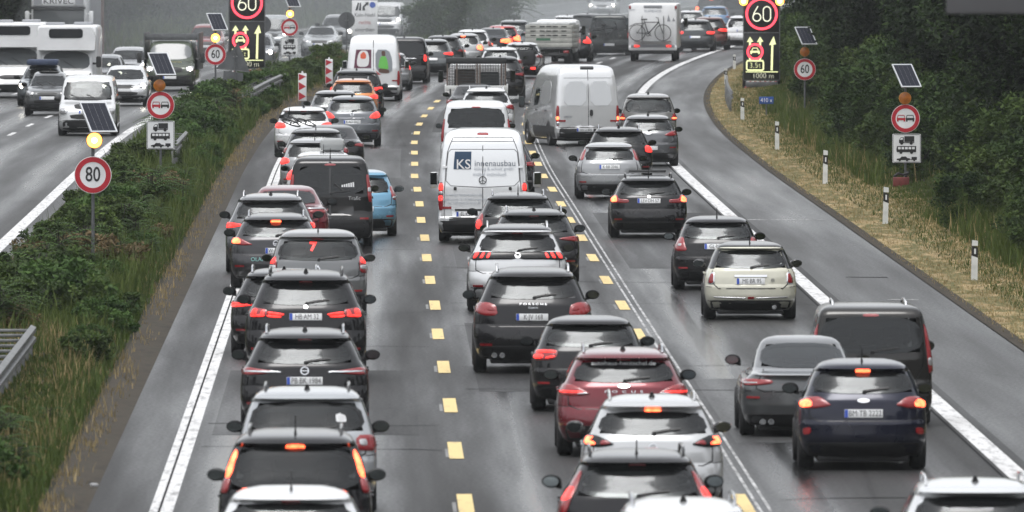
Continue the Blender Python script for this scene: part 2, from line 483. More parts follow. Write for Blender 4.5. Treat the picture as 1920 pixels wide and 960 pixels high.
line('worn_line', 3.74, .045, 120, 560, M_OLDWHITE, road)
line('worn_line', 3.87, .045, 120, 560, M_OLDWHITE, road)
line('tar_seam', -3.885, .03, 120, 700, M_TARSEAM, road, z=.008)
line('tar_seam', 7.28, .04, 120, 900, M_TARSEAM, road)
for i in range(34):                     # yellow temporary dashes, 6 m long every 17.7 m
    d0 = 181.4 + i * 17.75 - 17.75
    for off in (0.0, 3.56):
        if off > 1 and d0 > 620: continue
        line('yellow_dash', off + .015 * math.sin(i * 2.3), .20, d0, d0 + 6.0, M_YELLOW, road, z=.009, step=3)
        line('worn_dash', off - .135, .05, d0 + .6, d0 + 5.2, M_SMEAR, road, z=.004, step=3)
for i in range(26):
    for off, s in ((-13.1, 0.), (-16.8, 4.)):
        d0 = 300 + s + i * 18.0 + 1.5
        line('white_dash', off, .15, d0, d0 + 6.0, M_WHITE, opp, z=.004, step=3)
for i in range(14):
    d0 = 640 + i * 18.0
    line('white_dash', 3.6, .15, d0, d0 + 6.0, M_WHITE, road, z=.004, step=3)
# repaired patches and sealed transverse joints
M_PATCH = road_mat('asphalt_patch', .016, .15, .73, [], -.03)
M_PATCH2 = road_mat('asphalt_patch_pale', .034, .20, .66, [], .05)
for o0, o1, d0, d1, m in ((.5, 2.9, 226, 262, M_PATCH), (4.2, 6.9, 300, 352, M_PATCH), (-3.4, -.4, 395, 440, M_PATCH2), (.6, 3.0, 300, 318, M_PATCH2), (4.0, 5.4, 205, 232, M_PATCH2), (.5, 3.2, 470, 540, M_PATCH), (-3.5, -.5, 208, 236, M_PATCH)):
    strip_mesh('road_patch', [o0, (o0 + o1)/2, o1], [.003]*3, d0, d1, (d1 - d0)/6, m, None, road)
rj = random.Random(9)
for i in range(34):
    d0 = 186 + i*13 + rj.uniform(-4, 4)
    o0, o1 = rj.choice([(-3.6, -.2), (.3, 3.3), (4.1, 7.2), (-3.6, 3.3), (.3, 7.2)])
    n = 9
    V = []
    for k in range(n):
        o = o0 + (o1 - o0)*k/(n - 1); y = d0 + rj.uniform(-.18, .18) + .6*math.sin(k*.5 + i); w = rj.uniform(.05, .16)
        V += [(C_(y) + o, y, .0062), (C_(y) + o, y + w, .0062)]
    mesh_obj('sealed_joint', V, [(2*k, 2*k + 2, 2*k + 3, 2*k + 1) for k in range(n - 1)], M_TARSEAM, road, False)
# joint and drain marks across the shoulder
for off, w, px, py, m in ((8.75, 1.9, 0, 412, M_OLDWHITE), (8.9, .85, 0, 520, M_TARSEAM), (9.05, .6, 0, 562, M_OLDWHITE), (6.0, 1.5, 0, 585, M_OLDWHITE)):
    d = F_PX * CAM_H / (py + 203.0)
    strip_mesh('joint_strip', [off - w/2, off + w/2], [.0045, .0045] if off < 7.8 else [.0, -.004], d, d + .35, .35, m, None, road if off < 7.8 else shoulder)

# ------------------------------------------------------------------ parametric vehicle shells
class Shell:
    def __init__(s, W, L, H, wp, rp, fp, n=3.4, D=.5, Df=.6):
        s.W, s.L, s.H, s.n, s.D, s.Df = W, L, H, n, D, Df
        s.wp, s.rp, s.fp = [np.array(a, float).T for a in (wp, rp, fp)]
    def hw(s, v): return s.W/2 * float(np.interp(v, s.wp[0], s.wp[1]))
    def yr(s, v): return float(np.interp(v, s.rp[0], s.rp[1]))
    def yf(s, v): return max(s.L - float(np.interp(v, s.fp[0], s.fp[1])), s.yr(v) + .35)
    def ce(s, a): return 1 - (max(0., 1 - a**s.n))**(1/s.n)
    def pt(s, reg, a, v):
        sg = 1 if a >= 0 else -1; A = abs(a)
        hw, yr, yf = s.hw(v), s.yr(v), s.yf(v)
        Dr, Df = s.D, s.Df
        tot = yf - yr
        if Dr + Df > tot * .8: k = tot * .8 / (Dr + Df); Dr *= k; Df *= k
        if reg == 'side':
            t = A
        elif A <= 1:
            if reg == 'rear': return Vector((sg*hw*A, yr + Dr*s.ce(A), v*s.H))
            return Vector((sg*hw*A*.965, yf - Df*s.ce(A), v*s.H))
        else:
            t = A - 1 if reg == 'rear' else 2 - A
        return Vector((sg*hw*(1 - .035*max(0, t)**3), yr + Dr + (yf - Df - yr - Dr)*t, v*s.H))
    def t_of_y(s, y, v):
        yr, yf = s.yr(v), s.yf(v); Dr, Df = s.D, s.Df
        tot = yf - yr
        if Dr + Df > tot * .8: k = tot * .8 / (Dr + Df); Dr *= k; Df *= k
        return (y - yr - Dr) / max(.1, (yf - Df - yr - Dr))
    def pn(s, reg, a, v):
        e = .004
        if reg == 'arch':                 # a = signed y position (sign carries the side)
            sg = 1 if a >= 0 else -1; y = abs(a)
            t = min(1., max(0., s.t_of_y(y, v)))
            p = s.pt('side', sg*t, v) if t > 0 else s.pt('side', sg*1e-6, v)
            return Vector((p.x, y, v*s.H)), Vector((sg, 0, 0))
        p = s.pt(reg, a, v)
        sg = 1 if a >= 0 else -1
        da = s.pt(reg, a + e*sg, v) - s.pt(reg, a - e*sg if abs(a) > e else a, v)
        v2, v1 = min(1., v + e), max(s.wp[0][0], v - e)
        dv = s.pt(reg, a, v2) - s.pt(reg, a, v1)
        n = da.cross(dv)
        if n.length < 1e-9: n = Vector((0, -1, 0))
        n.normalize()
        c = Vector((0, s.L*.5, s.H*.5))
        if reg == 'side' or abs(a) > 1:
            if n.x * sg < 0: n = -n
        elif reg == 'rear':
            if n.y > 0: n = -n
        elif n.y < 0: n = -n
        return p, n
    def body(s, name, m, parent, vs, U, T, holes):
        V, ring0 = [], None
        vs = sorted(set(round(x, 4) for x in vs))
        pars = [('rear', u) for u in U] + [('side', t) for t in T[1:-1]] + [('front', u) for u in U[::-1]]
        n1 = len(pars)
        full = [(r, a, 1) for r, a in pars] + [(r, a, -1) for r, a in pars[::-1][1:-1]]
        N = len(full)
        for v in vs:
            for r, a, sg in full:
                a_ = a if a > 0 else 1e-6
                p = s.pt(r, a_, v)
                V.append((p.x*sg, p.y, p.z))
        def seg(i):                       # segment i -> i+1, which region / range
            (r0, a0, s0), (r1, a1, s1) = full[i], full[(i + 1) % N]
            if r0 == 'side' or r1 == 'side':
                t0 = a0 if r0 == 'side' else (0. if r0 == 'rear' else 1.)
                t1 = a1 if r1 == 'side' else (0. if r1 == 'rear' else 1.)
                return 'side', min(t0, t1), max(t0, t1)
            return r0, min(a0, a1), max(a0, a1)
        segs = [seg(i) for i in range(N)]
        Fc = []
        for j in range(len(vs) - 1):
            vm = (vs[j] + vs[j + 1]) / 2
            for i in range(N):
                r, a0, a1 = segs[i]
                if any(h[0] == r and h[1] - 1e-4 <= a0 and a1 <= h[2] + 1e-4 and h[3] < vm < h[4] for h in holes): continue
                k = (i + 1) % N
                Fc.append((j*N + i, j*N + k, (j + 1)*N + k, (j + 1)*N + i))
        top, bot = len(vs) - 1, 0
        for row, flip in ((top, 0), (bot, 1)):
            q = [V[row*N + i] for i in range(N)]
            c = len(V); V.append((0, sum(p[1] for p in q)/N, q[0][2] + (.006 if not flip else 0)))
            for i in range(N):
                k = (i + 1) % N
                Fc.append((row*N + i, row*N + k, c) if not flip else (row*N + k, row*N + i, c))
        return mesh_obj(name, V, Fc, m, parent, True, 50)
    def smooth_poly(s, poly, rd, N):
        P = [np.array(p, float) for p in poly]
        for _ in range(rd):
            Q = []
            for i in range(len(P)):
                a, b = P[i], P[(i + 1) % len(P)]
                Q += [a*.8 + b*.2, a*.2 + b*.8]
            P = Q
        # resample by length (in scaled metres)
        sc = np.array([s.W/2, s.H])
        d = [np.linalg.norm((P[(i + 1) % len(P)] - P[i])*sc) for i in range(len(P))]
        if rd > 0 or N > len(P):
            out, tot = [], sum(d)
            for i in range(len(P)):
                k = max(1, int(round(N * d[i]/tot)))
                for j in range(k): out.append(P[i] + (P[(i + 1) % len(P)] - P[i])*j/k)
            return out
        return P
    def patch(s, name, m, parent, poly, reg='rear', off=.006, depth=.02, rd=1, N=24, inset=0., bulge=0.):
        P = s.smooth_poly(poly, rd, N)
        c = sum(P)/len(P)
        V, Fc = [], []
        n = len(P)
        scs = [(1.0, off - depth), (1.0, off), (.86, off + bulge*.7), (.6, off + bulge), (.3, off + bulge)]
        for sc, o in scs:
            for p in P:
                q = c + (p - c)*sc
                x, nn = s.pn(reg, q[0], q[1])
                V.append(x + nn*o)
        for j in range(len(scs) - 1):
            for i in range(n):
                k = (i + 1) % n
                Fc.append((j*n + i, j*n + k, (j + 1)*n + k, (j + 1)*n + i))
        x, nn = s.pn(reg, c[0], c[1])
        V.append(x + nn*(off + bulge)); e = len(V) - 1
        b = (len(scs) - 1)*n
        for i in range(n): Fc.append((b + i, b + (i + 1) % n, e))
        return s._orient(name, V, Fc, m, parent)
    def _orient(s, name, V, Fc, m, parent):
        o = mesh_obj(name, V, Fc, None, parent, True, 40)
        bm = bmesh.new(); bm.from_mesh(o.data); bmesh.ops.recalc_face_normals(bm, faces=bm.faces)
        # outward: compare the biggest face against the car's middle
        c = Vector((0, s.L*.5, s.H*.45))
        tot = sum((f.normal.dot((f.calc_center_median() - c).normalized()) * f.calc_area() for f in bm.faces))
        if tot < 0: bmesh.ops.reverse_faces(bm, faces=bm.faces)
        bm.to_mesh(o.data); bm.free()
        o.data.materials.append(m)
        return o
    def annulus(s, name, m, parent, poly, k, reg='rear', off=.003, depth=.01, rd=1, N=28):
        P = s.smooth_poly(poly, rd, N); c = sum(P)/len(P); n = len(P)
        V, Fc = [], []
        lo, hi = min(p[1] for p in P), max(p[1] for p in P)
        kx = 1 - k/ max(.05, max(p[0] for p in P) - c[0]); kz = 1 - k*.55/ max(.02, (hi - lo)/2)
        rings = [(1, 1, off - depth), (1, 1, off), (kx, max(.2, kz), off), (kx, max(.2, kz), off - depth)]
        for ax, az, o in rings:
            for p in P:
                q = (c[0] + (p[0] - c[0])*ax, c[1] + (p[1] - c[1])*az)
                x, nn = s.pn(reg, q[0], q[1]); V.append(x + nn*o)
        for j in range(3):
            for i in range(n):
                e = (i + 1) % n
                Fc.append((j*n + i, j*n + e, (j + 1)*n + e, (j + 1)*n + i))
        return mesh_obj(name, V, Fc, m, parent, True, 40)
    def strip(s, name, m, parent, pts, w, reg='rear', off=.004, h=.004, sub=6):
        Q = []
        for (a0, v0), (a1, v1) in zip(pts[:-1], pts[1:]):
            for j in range(sub): Q.append((a0 + (a1 - a0)*j/sub, v0 + (v1 - v0)*j/sub))
        Q.append(pts[-1])
        X = [s.pn(reg, a, v) for a, v in Q]
        V, Fc = [], []
        for i, (p, nn) in enumerate(X):
            t = (X[min(i + 1, len(X) - 1)][0] - X[max(i - 1, 0)][0]).normalized()
            b = nn.cross(t).normalized() * w/2
            V += [p - b + nn*(off - h), p - b*.8 + nn*off, p + b*.8 + nn*off, p + b + nn*(off - h)]
        for i in range(len(X) - 1):
            for k in range(3): Fc.append((i*4 + k, i*4 + k + 1, i*4 + k + 5, i*4 + k + 4))
        return mesh_obj(name, V, Fc, m, parent, True, 60)
    def frame(s, reg, a, v, off=.01):     # matrix for flat things lying on the surface
        p, nn = s.pn(reg, a, v)
        if reg == 'arch' or reg == 'side': x = Vector((0, 1 if p.x > 0 else -1, 0))
        else: x = Vector((1, 0, 0)) if reg == 'rear' else Vector((-1, 0, 0))
        up = nn.cross(x).normalized(); x = up.cross(nn).normalized()
        M = Matrix((x, up, nn)).transposed().to_4x4()
        M.translation = p + nn*off
        return M

WP = {
 'hatch': [(.13, .88), (.17, .93), (.25, .975), (.34, 1), (.47, 1), (.56, .985), (.62, .955), (.66, .92), (.70, .885), (.80, .825), (.91, .735), (.95, .69), (.975, .62), (.99, .52), (1, .38)],
 'suv':   [(.14, .88), (.18, .93), (.25, .975), (.34, 1), (.48, 1), (.57, .985), (.63, .955), (.67, .915), (.71, .875), (.81, .80), (.91, .715), (.95, .675), (.975, .61), (.99, .51), (1, .38)],
 'sedan': [(.12, .88), (.17, .94), (.25, .975), (.35, 1), (.50, 1), (.60, .975), (.66, .935), (.70, .88), (.74, .82), (.84, .745), (.93, .655), (.965, .60), (.985, .52), (1, .36)],
 'coupe': [(.12, .88), (.17, .94), (.25, .975), (.35, 1), (.48, 1), (.54, .985), (.59, .935), (.63, .86), (.66, .805), (.70, .775), (.76, .75), (.85, .705), (.93, .64), (.965, .585), (.985, .51), (1, .36)],
 'mpv':   [(.11, .90), (.15, .94), (.22, .98), (.32, 1), (.48, 1), (.56, .985), (.62, .96), (.70, .92), (.80, .865), (.91, .785), (.95, .735), (.975, .67), (.99, .57), (1, .42)],
 'van':   [(.09, .92), (.13, .97), (.20, 1), (.46, 1), (.54, .985), (.62, .965), (.80, .91), (.91, .855), (.95, .82), (.975, .765), (.99, .68), (1, .5)],
 'hvan':  [(.09, .93), (.13, .97), (.17, 1), (.44, 1), (.52, .985), (.70, .95), (.86, .895), (.94, .845), (.965, .80), (.985, .73), (1, .55)]}
RP = {
 'hatch': [(.13, .22), (.17, .14), (.22, .04), (.30, 0), (.44, .012), (.465, .05), (.55, .065), (.64, .10), (.67, .13), (.90, .42), (.915, .38), (.93, .32), (.955, .38), (.975, .62), (.99, .95), (1, 1.35)],
 'suv':   [(.14, .22), (.18, .14), (.24, .04), (.32, 0), (.45, .012), (.475, .05), (.56, .062), (.65, .095), (.68, .125), (.90, .42), (.915, .36), (.93, .28), (.955, .36), (.975, .56), (.99, .95), (1, 1.4)],
 'sedan': [(.12, .20), (.17, .12), (.24, .03), (.33, 0), (.50, .01), (.60, .04), (.665, .06), (.69, .14), (.715, .60), (.73, .72), (.94, 1.42), (.965, 1.6), (.985, 1.95), (1, 2.3)],
 'coupe': [(.12, .20), (.17, .12), (.24, .03), (.33, 0), (.50, .01), (.59, .04), (.625, .03), (.64, .0), (.65, .08), (.66, .35), (.675, .55), (.70, .72), (.93, 1.62), (.965, 1.8), (.985, 2.0), (1, 2.2)],
 'mpv':   [(.11, .20), (.15, .12), (.20, .04), (.30, 0), (.44, .012), (.465, .045), (.55, .055), (.64, .08), (.67, .105), (.90, .30), (.915, .26), (.93, .20), (.955, .27), (.975, .46), (.99, .85), (1, 1.3)],
 'van':   [(.09, .16), (.13, .08), (.19, .02), (.26, 0), (.34, .01), (.36, .05), (.55, .06), (.91, .16), (.95, .20), (.975, .32), (.99, .6), (1, 1.1)],
 'hvan':  [(.09, .16), (.13, .06), (.16, 0), (.22, 0), (.235, .06), (.50, .07), (.80, .14), (.94, .22), (.965, .30), (.985, .55), (1, 1.0)]}
FP = {
 'hatch': [(.13, .28), (.18, .10), (.30, .0), (.42, .02), (.50, .12), (.56, .42), (.62, 1.00), (.655, 1.22), (.70, 1.36), (.90, 1.86), (.95, 2.05), (.975, 2.25), (.99, 2.4), (1, 2.6)],
 'suv':   [(.14, .24), (.19, .08), (.32, .0), (.48, .03), (.56, .14), (.61, .50), (.645, 1.02), (.67, 1.20), (.72, 1.34), (.90, 1.80), (.95, 1.98), (.975, 2.2), (.99, 2.4), (1, 2.6)],
 'sedan': [(.12, .28), (.18, .10), (.32, .0), (.46, .04), (.54, .16), (.60, .60), (.67, 1.25), (.695, 1.4), (.74, 1.55), (.93, 1.95), (.965, 2.05), (.985, 2.15), (1, 2.3)],
 'coupe': [(.12, .28), (.18, .10), (.32, .0), (.46, .04), (.54, .16), (.60, .60), (.67, 1.25), (.695, 1.4), (.74, 1.55), (.93, 1.95), (.965, 2.05), (.985, 2.15), (1, 2.3)],
 'mpv':   [(.11, .24), (.16, .08), (.28, .0), (.42, .03), (.50, .12), (.55, .42), (.61, .90), (.64, 1.05), (.70, 1.22), (.90, 1.75), (.95, 1.92), (.975, 2.1), (.99, 2.3), (1, 2.5)],
 'van':   [(.09, .20), (.14, .06), (.25, .0), (.40, .03), (.46, .10), (.52, .42), (.565, .85), (.60, .97), (.65, 1.06), (.90, 1.50), (.95, 1.68), (.975, 1.85), (.99, 2.1), (1, 2.4)],
 'hvan':  [(.09, .20), (.13, .06), (.22, .0), (.33, .03), (.38, .12), (.43, .45), (.47, .88), (.50, .98), (.56, 1.08), (.72, 1.38), (.80, 1.58), (.94, 2.2), (.965, 2.35), (.985, 2.5), (1, 2.7)]}
BELT = {'hatch': (.655, .905), 'suv': (.66, .905), 'sedan': (.70, .94), 'coupe': (.69, .935), 'mpv': (.60, .905), 'van': (.585, .90), 'hvan': (.49, .70)}
LEN = {'hatch': 4.2, 'suv': 4.6, 'sedan': 4.7, 'coupe': 4.7, 'mpv': 4.4, 'van': 4.9, 'hvan': 5.9}
SD = {'hatch': (3.2, .55, .7), 'suv': (3.2, .5, .7), 'sedan': (3.4, .55, .8), 'coupe': (3.0, .6, .8), 'mpv': (3.4, .45, .7), 'van': (6, .24, .6), 'hvan': (7, .22, .6)}

_WH = {}
def wheel_meshes(r, w):
    k = (round(r, 2), round(w, 2))
    if k in _WH: return _WH[k]
    b = MB()
    h = w/2
    b.lathe([(r*.60, -h*.82), (r*.70, -h*.98), (r*.90, -h), (r*.975, -h*.78), (r, -h*.55), (r*.985, -h*.2), (r, -h*.15), (r, h*.15), (r*.985, h*.2), (r, h*.55), (r*.975, h*.78), (r*.90, h), (r*.70, h*.98), (r*.60, h*.82), (r*.58, 0), (r*.60, -h*.82)], 26)
    me = bpy.data.meshes.new('wheel'); me.from_pydata(b.v, [], b.f); me.materials.append(RUBBER)
    me.polygons.foreach_set('use_smooth', [True]*len(me.polygons)); me.set_sharp_from_angle(angle=R(40))
    q = MB()
    q.lathe([(r*.63, -h*.80), (r*.63, h*.62), (r*.57, h*.66), (r*.55, h*.2), (r*.12, h*.15), (r*.12, h*.6), (0, h*.62)], 26)
    for i in range(5):
        a = 2*math.pi*i/5
        q.box((math.cos(a)*r*.33, h*.45, math.sin(a)*r*.33), (r*.5, h*.22, r*.13), 0.006, Matrix.Rotation(-a, 3, 'Y'))
    me2 = bpy.data.meshes.new('rim'); me2.from_pydata(q.v, [], q.f); me2.materials.append(ALLOY)
    me2.polygons.foreach_set('use_smooth', [True]*len(me2.polygons)); me2.set_sharp_from_angle(angle=R(35))
    _WH[k] = (me, me2)
    return _WH[k]
def add_wheels(root, W, ys, r=.33, w=.21, xo=0.0):
    me, me2 = wheel_meshes(r, w)
    for y in ys:
        for sg in (-1, 1):
            x = sg*(W/2 - w/2 + xo)
            wh = share('wheel', me, root, (x, y, r), (0, 0, -sg*R(90)))
            share('rim', me2, wh)
_SEAT = {}
def seat_mesh():
    if 's' in _SEAT: return _SEAT['s']
    b = MB()
    b.box((0, 0, .34), (.50, .16, .62), .05, Matrix.Rotation(R(-12), 3, 'X'))
    b.box((0, .25, .04), (.50, .5, .16), .05)
    b.box((0, -.10, .74), (.27, .10, .19), .045, Matrix.Rotation(R(-8), 3, 'X'))
    b.tube([(-.07, -.07, .6), (-.07, -.09, .7)], .012, 6); b.tube([(.07, -.07, .6), (.07, -.09, .7)], .012, 6)
    me = bpy.data.meshes.new('seat'); me.from_pydata(b.v, [], b.f); me.materials.append(SEATM)
    me.polygons.foreach_set('use_smooth', [True]*len(me.polygons)); me.set_sharp_from_angle(angle=R(40))
    _SEAT['s'] = me
    return me
def plate(root, sh, reg, a, v, txt, lod, w=.52, h=.112, off=.012):
    M = sh.frame(reg, a, v, off)
    b = MB().box((0, 0, 0), (w, h, .014), .004)
    p = b.build('number_plate', PLATE, root); p.matrix_local = M
    MB().box((-w/2 + .026, 0, .008), (.045, h*.94, .004)).build('plate_band', PLATEBLUE, p)
    if txt and lod >= 1:
        text('lettering', txt, h*1.02, INK, p, loc=(.02, -.002, .0075), rot=(0, 0, 0), ext=.0015, sx=.78)
    return p
def mirrors(root, W, y, z, col, w=.21, h=.14, lod=2, out=.14, tall=False):
    for sg in (-1, 1):
        b = MB()
        if tall: b.box((0, 0, 0), (w*.95, .13, h*2.1), .05)
        else: b.lathe([(0.001, -.075), (.62, -.07), (.93, -.05), (1, -.01), (.93, .06), (.6, .12), (0.001, .15)], 16, Matrix.Diagonal((w/2, 1, h/2)))
        m = b.build('wing_mirror', col, root, True, 45); m.location = (sg*(W/2 + out), y, z); m.rotation_euler = (0, 0, sg*R(8))
        a = MB().tube([(-sg*(out + .04), .04, -h*.32), (-sg*.05, .03, -h*.3)], [.045, .035], 7); a.build('mirror_arm', BLACK, m)
        g = MB()
        if tall: g.box((0, -.067, .03), (w*.76, .006, h*1.55), .0)
        else: g.prism([(math.cos(2*math.pi*k/14)*w*.40, math.sin(2*math.pi*k/14)*h*.38) for k in range(14)], -.079, -.074)
        g.build('mirror_glass', MIRG, m, False)
MIRG = mat('mirror_glass', (.16, .18, .185), .10, 1.0)

LBLK = {}
GROUPS = {}
def place_rear(cx, yt, H, back=1.3):
    ppm = (yt + 203.0) / (CAM_H - H)
    d = F_PX / ppm - back
    return (cx - 960.0)/F_PX*d, d, F_PX/d
def vehicle_root(name, label, cat, cx, yt, H, opposing=False, L=4.4, yaw=None, group=None, back=1.3):
    X, d, ppm = place_rear(cx, yt, H, back)
    rz = yaw_at(d) if yaw is None else yaw
    g = group or ('vehicles driving towards the viewer' if opposing else 'vehicles in the traffic queue')
    if opposing:
        o = thing(name, label, cat, (X, d, 0), rz + math.pi, g)
        # front bumper sits at the given spot: the local origin (rear) lies L further along
        o.location = (X - math.sin(rz)*L, d + math.cos(rz)*L, 0)
    else: o = thing(name, label, cat, (X, d, 0), rz, g)
    return o, ppm

def car(name, label, cx, yt, W, H, col, kind='hatch', cat='car', L=None, lamps=None, lit=0, plate_at=None, black=.27, rails=None,
        ant='fin', third=0, win=None, wiper=True, emblem=None, exhaust=0, tint=.28, roof=None, metal=.35, opposing=False,
        mirror=None, yaw=None, windows=True, refl=.30, bumperseam=.455, gate=True, side=True, heads=None, headlit=1, lod=None, back=None,
        softtop=False, bumper_col=None, wheel_r=None, brandtext=None, grille=True, group=None):
    L = L or LEN[kind]
    root, ppm = vehicle_root(name, label, cat, cx, yt, H, opposing, L, yaw, group, back if back is not None else (1.3 if not opposing else 1.9))
    lod = lod if lod is not None else (2 if ppm > 72 else 1 if ppm > 52 else 0)
    n, D, Df = SD[kind]
    sh = Shell(W, L, H, WP[kind], RP[kind], FP[kind], n, D, Df)
    vb, vt = BELT[kind]
    wb, wt, uo = ((win[0], win[1], min(.93, win[2] + .055) if kind not in ('coupe', 'sedan') else win[2] + .04) if win else (vb, vt, .90))
    pm = paint(col, metal)
    U = sorted({0, .16, .32, .48, .62, .74, .86, .92, .96, .985, 1.0, round(uo - .05, 3)})
    T = [0, .05, .34, .38, .88, 1]
    vs = set([x[0] for x in WP[kind]] + [x[0] for x in RP[kind]] + [x[0] for x in FP[kind]])
    holes = []
    if windows:
        vs |= {wb + .012, wt - .012, vb + .012, vt - .012}
        holes = [('rear', -1, uo - .05, wb + .012, wt - .012)]
        if side and kind != 'hvan':
            holes += [('side', .05, .34, vb + .012, vt - .012), ('side', .38, .88, vb + .012, vt - .012)]
        holes += [('front', -1, .86, vb + .012, vt - .012)]
    elif kind in ('hvan', 'van'):
        vs |= {vb + .012, vt - .012}
        holes = [('front', -1, .86, vb + .012, vt - .012), ('side', .70, .88, vb + .012, vt - .012)]
        T = [0, .2, .45, .70, .88, 1]
    if roof is not None: 
        vs.add(.925)
    body = sh.body('body', pm, root, vs, U, T, holes)
    # glazing
    g = glass(round(min(.88, tint*1.75), 2)); gf = glass(.8)
    if windows:
        poly = [(-uo, wb), (uo, wb), (uo, wt), (-uo, wt)]
        rw = sh.patch('rear_window', g, root, poly, off=.007, depth=.006, rd=2, N=30)
        if lod >= 0: sh.annulus('window_frame', FRIT, rw, poly, .06, off=.004, depth=.012, rd=2, N=34)
        if side and kind != 'hvan':
            for sg in (-1, 1):
                for t0, t1 in ((.03, .36), (.36, .90)):
                    sh.patch('side_window', g if t0 < .3 else gf, root, [(sg*(t0 + .005), vb), (sg*(t1 - .005), vb), (sg*(t1 - .005), vt), (sg*(t0 + .005), vt)], 'side', off=.006, depth=.006, rd=1, N=16)
    elif kind in ('hvan', 'van'):
        for sg in (-1, 1):
            sh.patch('side_window', gf, root, [(sg*.68, vb), (sg*.90, vb), (sg*.90, vt), (sg*.68, vt)], 'side', off=.006, depth=.006, rd=1, N=16)
    wpoly = [(-.9, vb), (.9, vb), (.9, vt), (-.9, vt)]
    ws = sh.patch('windscreen', gf if not opposing else glass(.25), root, wpoly, 'front', off=.007, depth=.006, rd=2, N=30)
    sh.annulus('windscreen_frame', FRIT, ws, wpoly, .06, 'front', off=.004, depth=.012, rd=2, N=34)
    # interior
    if lod >= 1 or opposing:
        sm = seat_mesh()
        zz = .30*H
        for sg in (-1, 1):
            share('seat', sm, root, (sg*.37, L*.50, zz), scale=(1, 1, (H*.50)/.86 if kind != 'hvan' else 1.0))
        if kind not in ('hvan',) and windows:
            b = MB().box((0, L*.25, zz + .20*H), (W*.66, .16, .30*H), .05)
            for x in (-.38, .38): b.box((x, L*.25 - .05, H*.68), (.25, .09, .13), .04)
            b.build('rear_bench', SEATM, root)
        MB().box((0, L*.68, H*.50), (W*.84, .45, .20*H), .06).build('dashboard', BLACK, root)
        MB().lathe([(.19, -.015), (.205, 0), (.19, .015), (.17, 0), (.19, -.015)], 20, Matrix.Rotation(R(20), 3, 'X'), (-.37, L*.61, H*.60)).build('steering_wheel', BLACK, root)
    # roof skin of another colour
    if roof is not None:
        rm = paint(roof, .3)
        sh2 = Shell(W + .012, L, H + .006, WP[kind], RP[kind], FP[kind], n, D, Df)
        rk = sh2.body('roof', rm, root, [.925, .95, .965, .975, .985, .99, 1.0], U, T, [])
    # black lower bumper and underbody
    tr = bumper_col or BLACK
    v0 = WP[kind][0][0]
    if not opposing:
        sh.patch('bumper_trim', tr, root, [(-1.06, v0 + .005), (1.06, v0 + .005), (1.05, black - .02), (.93, black), (-.93, black), (-1.05, black - .02)], off=.008, depth=.02, rd=1, N=44)
    else:
        sh.patch('bumper_trim', tr, root, [(-1.0, v0 + .005), (1.0, v0 + .005), (.98, black - .03), (.8, black), (-.8, black), (-.98, black - .03)], 'front', off=.008, depth=.02, rd=1, N=40)
    r = wheel_r or (.34 if kind in ('suv', 'van') else .36 if kind == 'hvan' else .315)
    ys = [L*.20 + .05, L*.80 - .02] if kind != 'hvan' else [1.35, L - 1.0]
    if kind == 'van': ys = [1.0, L - .95]
    for y in ys:
        for sg in (-1, 1):
            pts = []
            for k in range(15):
                a = math.pi*k/14
                pts.append((sg*(y + math.cos(a)*(r + .05)), max(v0 + .004, (r + math.sin(a)*(r + .045))/H)))
            pts += [(sg*(y - r - .05), v0 + .004), (sg*(y + r + .05), v0 + .004)]
            sh.patch('wheel_arch', BLACK, root, pts, 'arch', off=.003, depth=.01, rd=0, N=10)
    add_wheels(root, W, ys, r, .215 if kind != 'hvan' else .23, -.002)
    MB().box((0, L*.5, v0*H - .03), (W*.72, L*.86, .09), .03).build('underbody', BLACK, root)
    # panel gaps
    if lod >= 1 and not opposing and gate:
        if kind in ('sedan', 'coupe'):
            sh.strip('boot_seam', FRIT, root, [(-.80, .69), (-.76, .50), (-.62, .47), (.62, .47), (.76, .50), (.80, .69)], .018, off=.003)
        elif kind in ('hvan', 'van') and not windows:
            pass
        else:
            sh.strip('tailgate_seam', FRIT, root, [(-.88, wb - .02), (-.84, .49), (-.70, bumperseam), (.70, bumperseam), (.84, .49), (.88, wb - .02)], .018, off=.003)
        sh.strip('bumper_seam', FRIT, root, [(-1.05, bumperseam + .03), (-.84, bumperseam + .02)], .01, off=.002)
        sh.strip('bumper_seam', FRIT, root, [(.84, bumperseam + .02), (1.05, bumperseam + .03)], .01, off=.002)
    if lod >= 1:
        for sg in (-1, 1):
            for t in (.36, .70):
                sh.strip('door_seam', FRIT, root, [(sg*t, .28), (sg*t, vb - .01)], .012, 'side', off=.002)
    # lamps
    if lamps and not opposing:
        for sg in (-1, 1):
            for li, spec in enumerate(lamps):
                poly, state = spec[0], spec[1] if len(spec) > 1 else lit
                mm = {0: RED_OFF, 1: RED_ON, 2: RED_HOT, 3: CLEAR, 4: FRIT, 5: AMBER_OFF, 6: CHROME}[state]
                sh.patch('tail_lamp', mm, root, [(sg*a, v) for a, v in poly], off=.010 + .004*li, depth=.03, rd=1, N=22, bulge=.012)
    if opposing:
        for sg in (-1, 1):
            hp = heads or [(.60, .545), (.93, .555), (.97, .50), (.90, .455), (.64, .46)]
            hl = sh.patch('headlamp', CLEAR, root, [(sg*a, v) for a, v in hp], 'front', off=.010, depth=.03, rd=1, N=20, bulge=.015)
            c = (sum(p[0] for p in hp)/len(hp), sum(p[1] for p in hp)/len(hp))
            if headlit: 
                p, nn = sh.pn('front', sg*c[0], c[1])
                M = Matrix.Rotation(0, 3, 'X')
                MB().lathe([(0.001, .06), (.06, .055), (.09, .04), (.10, .0)], 14, None, p + Vector((0, .01, 0))).build('headlamp_bulb', HEAD_ON if headlit == 1 else CLEAR, hl)
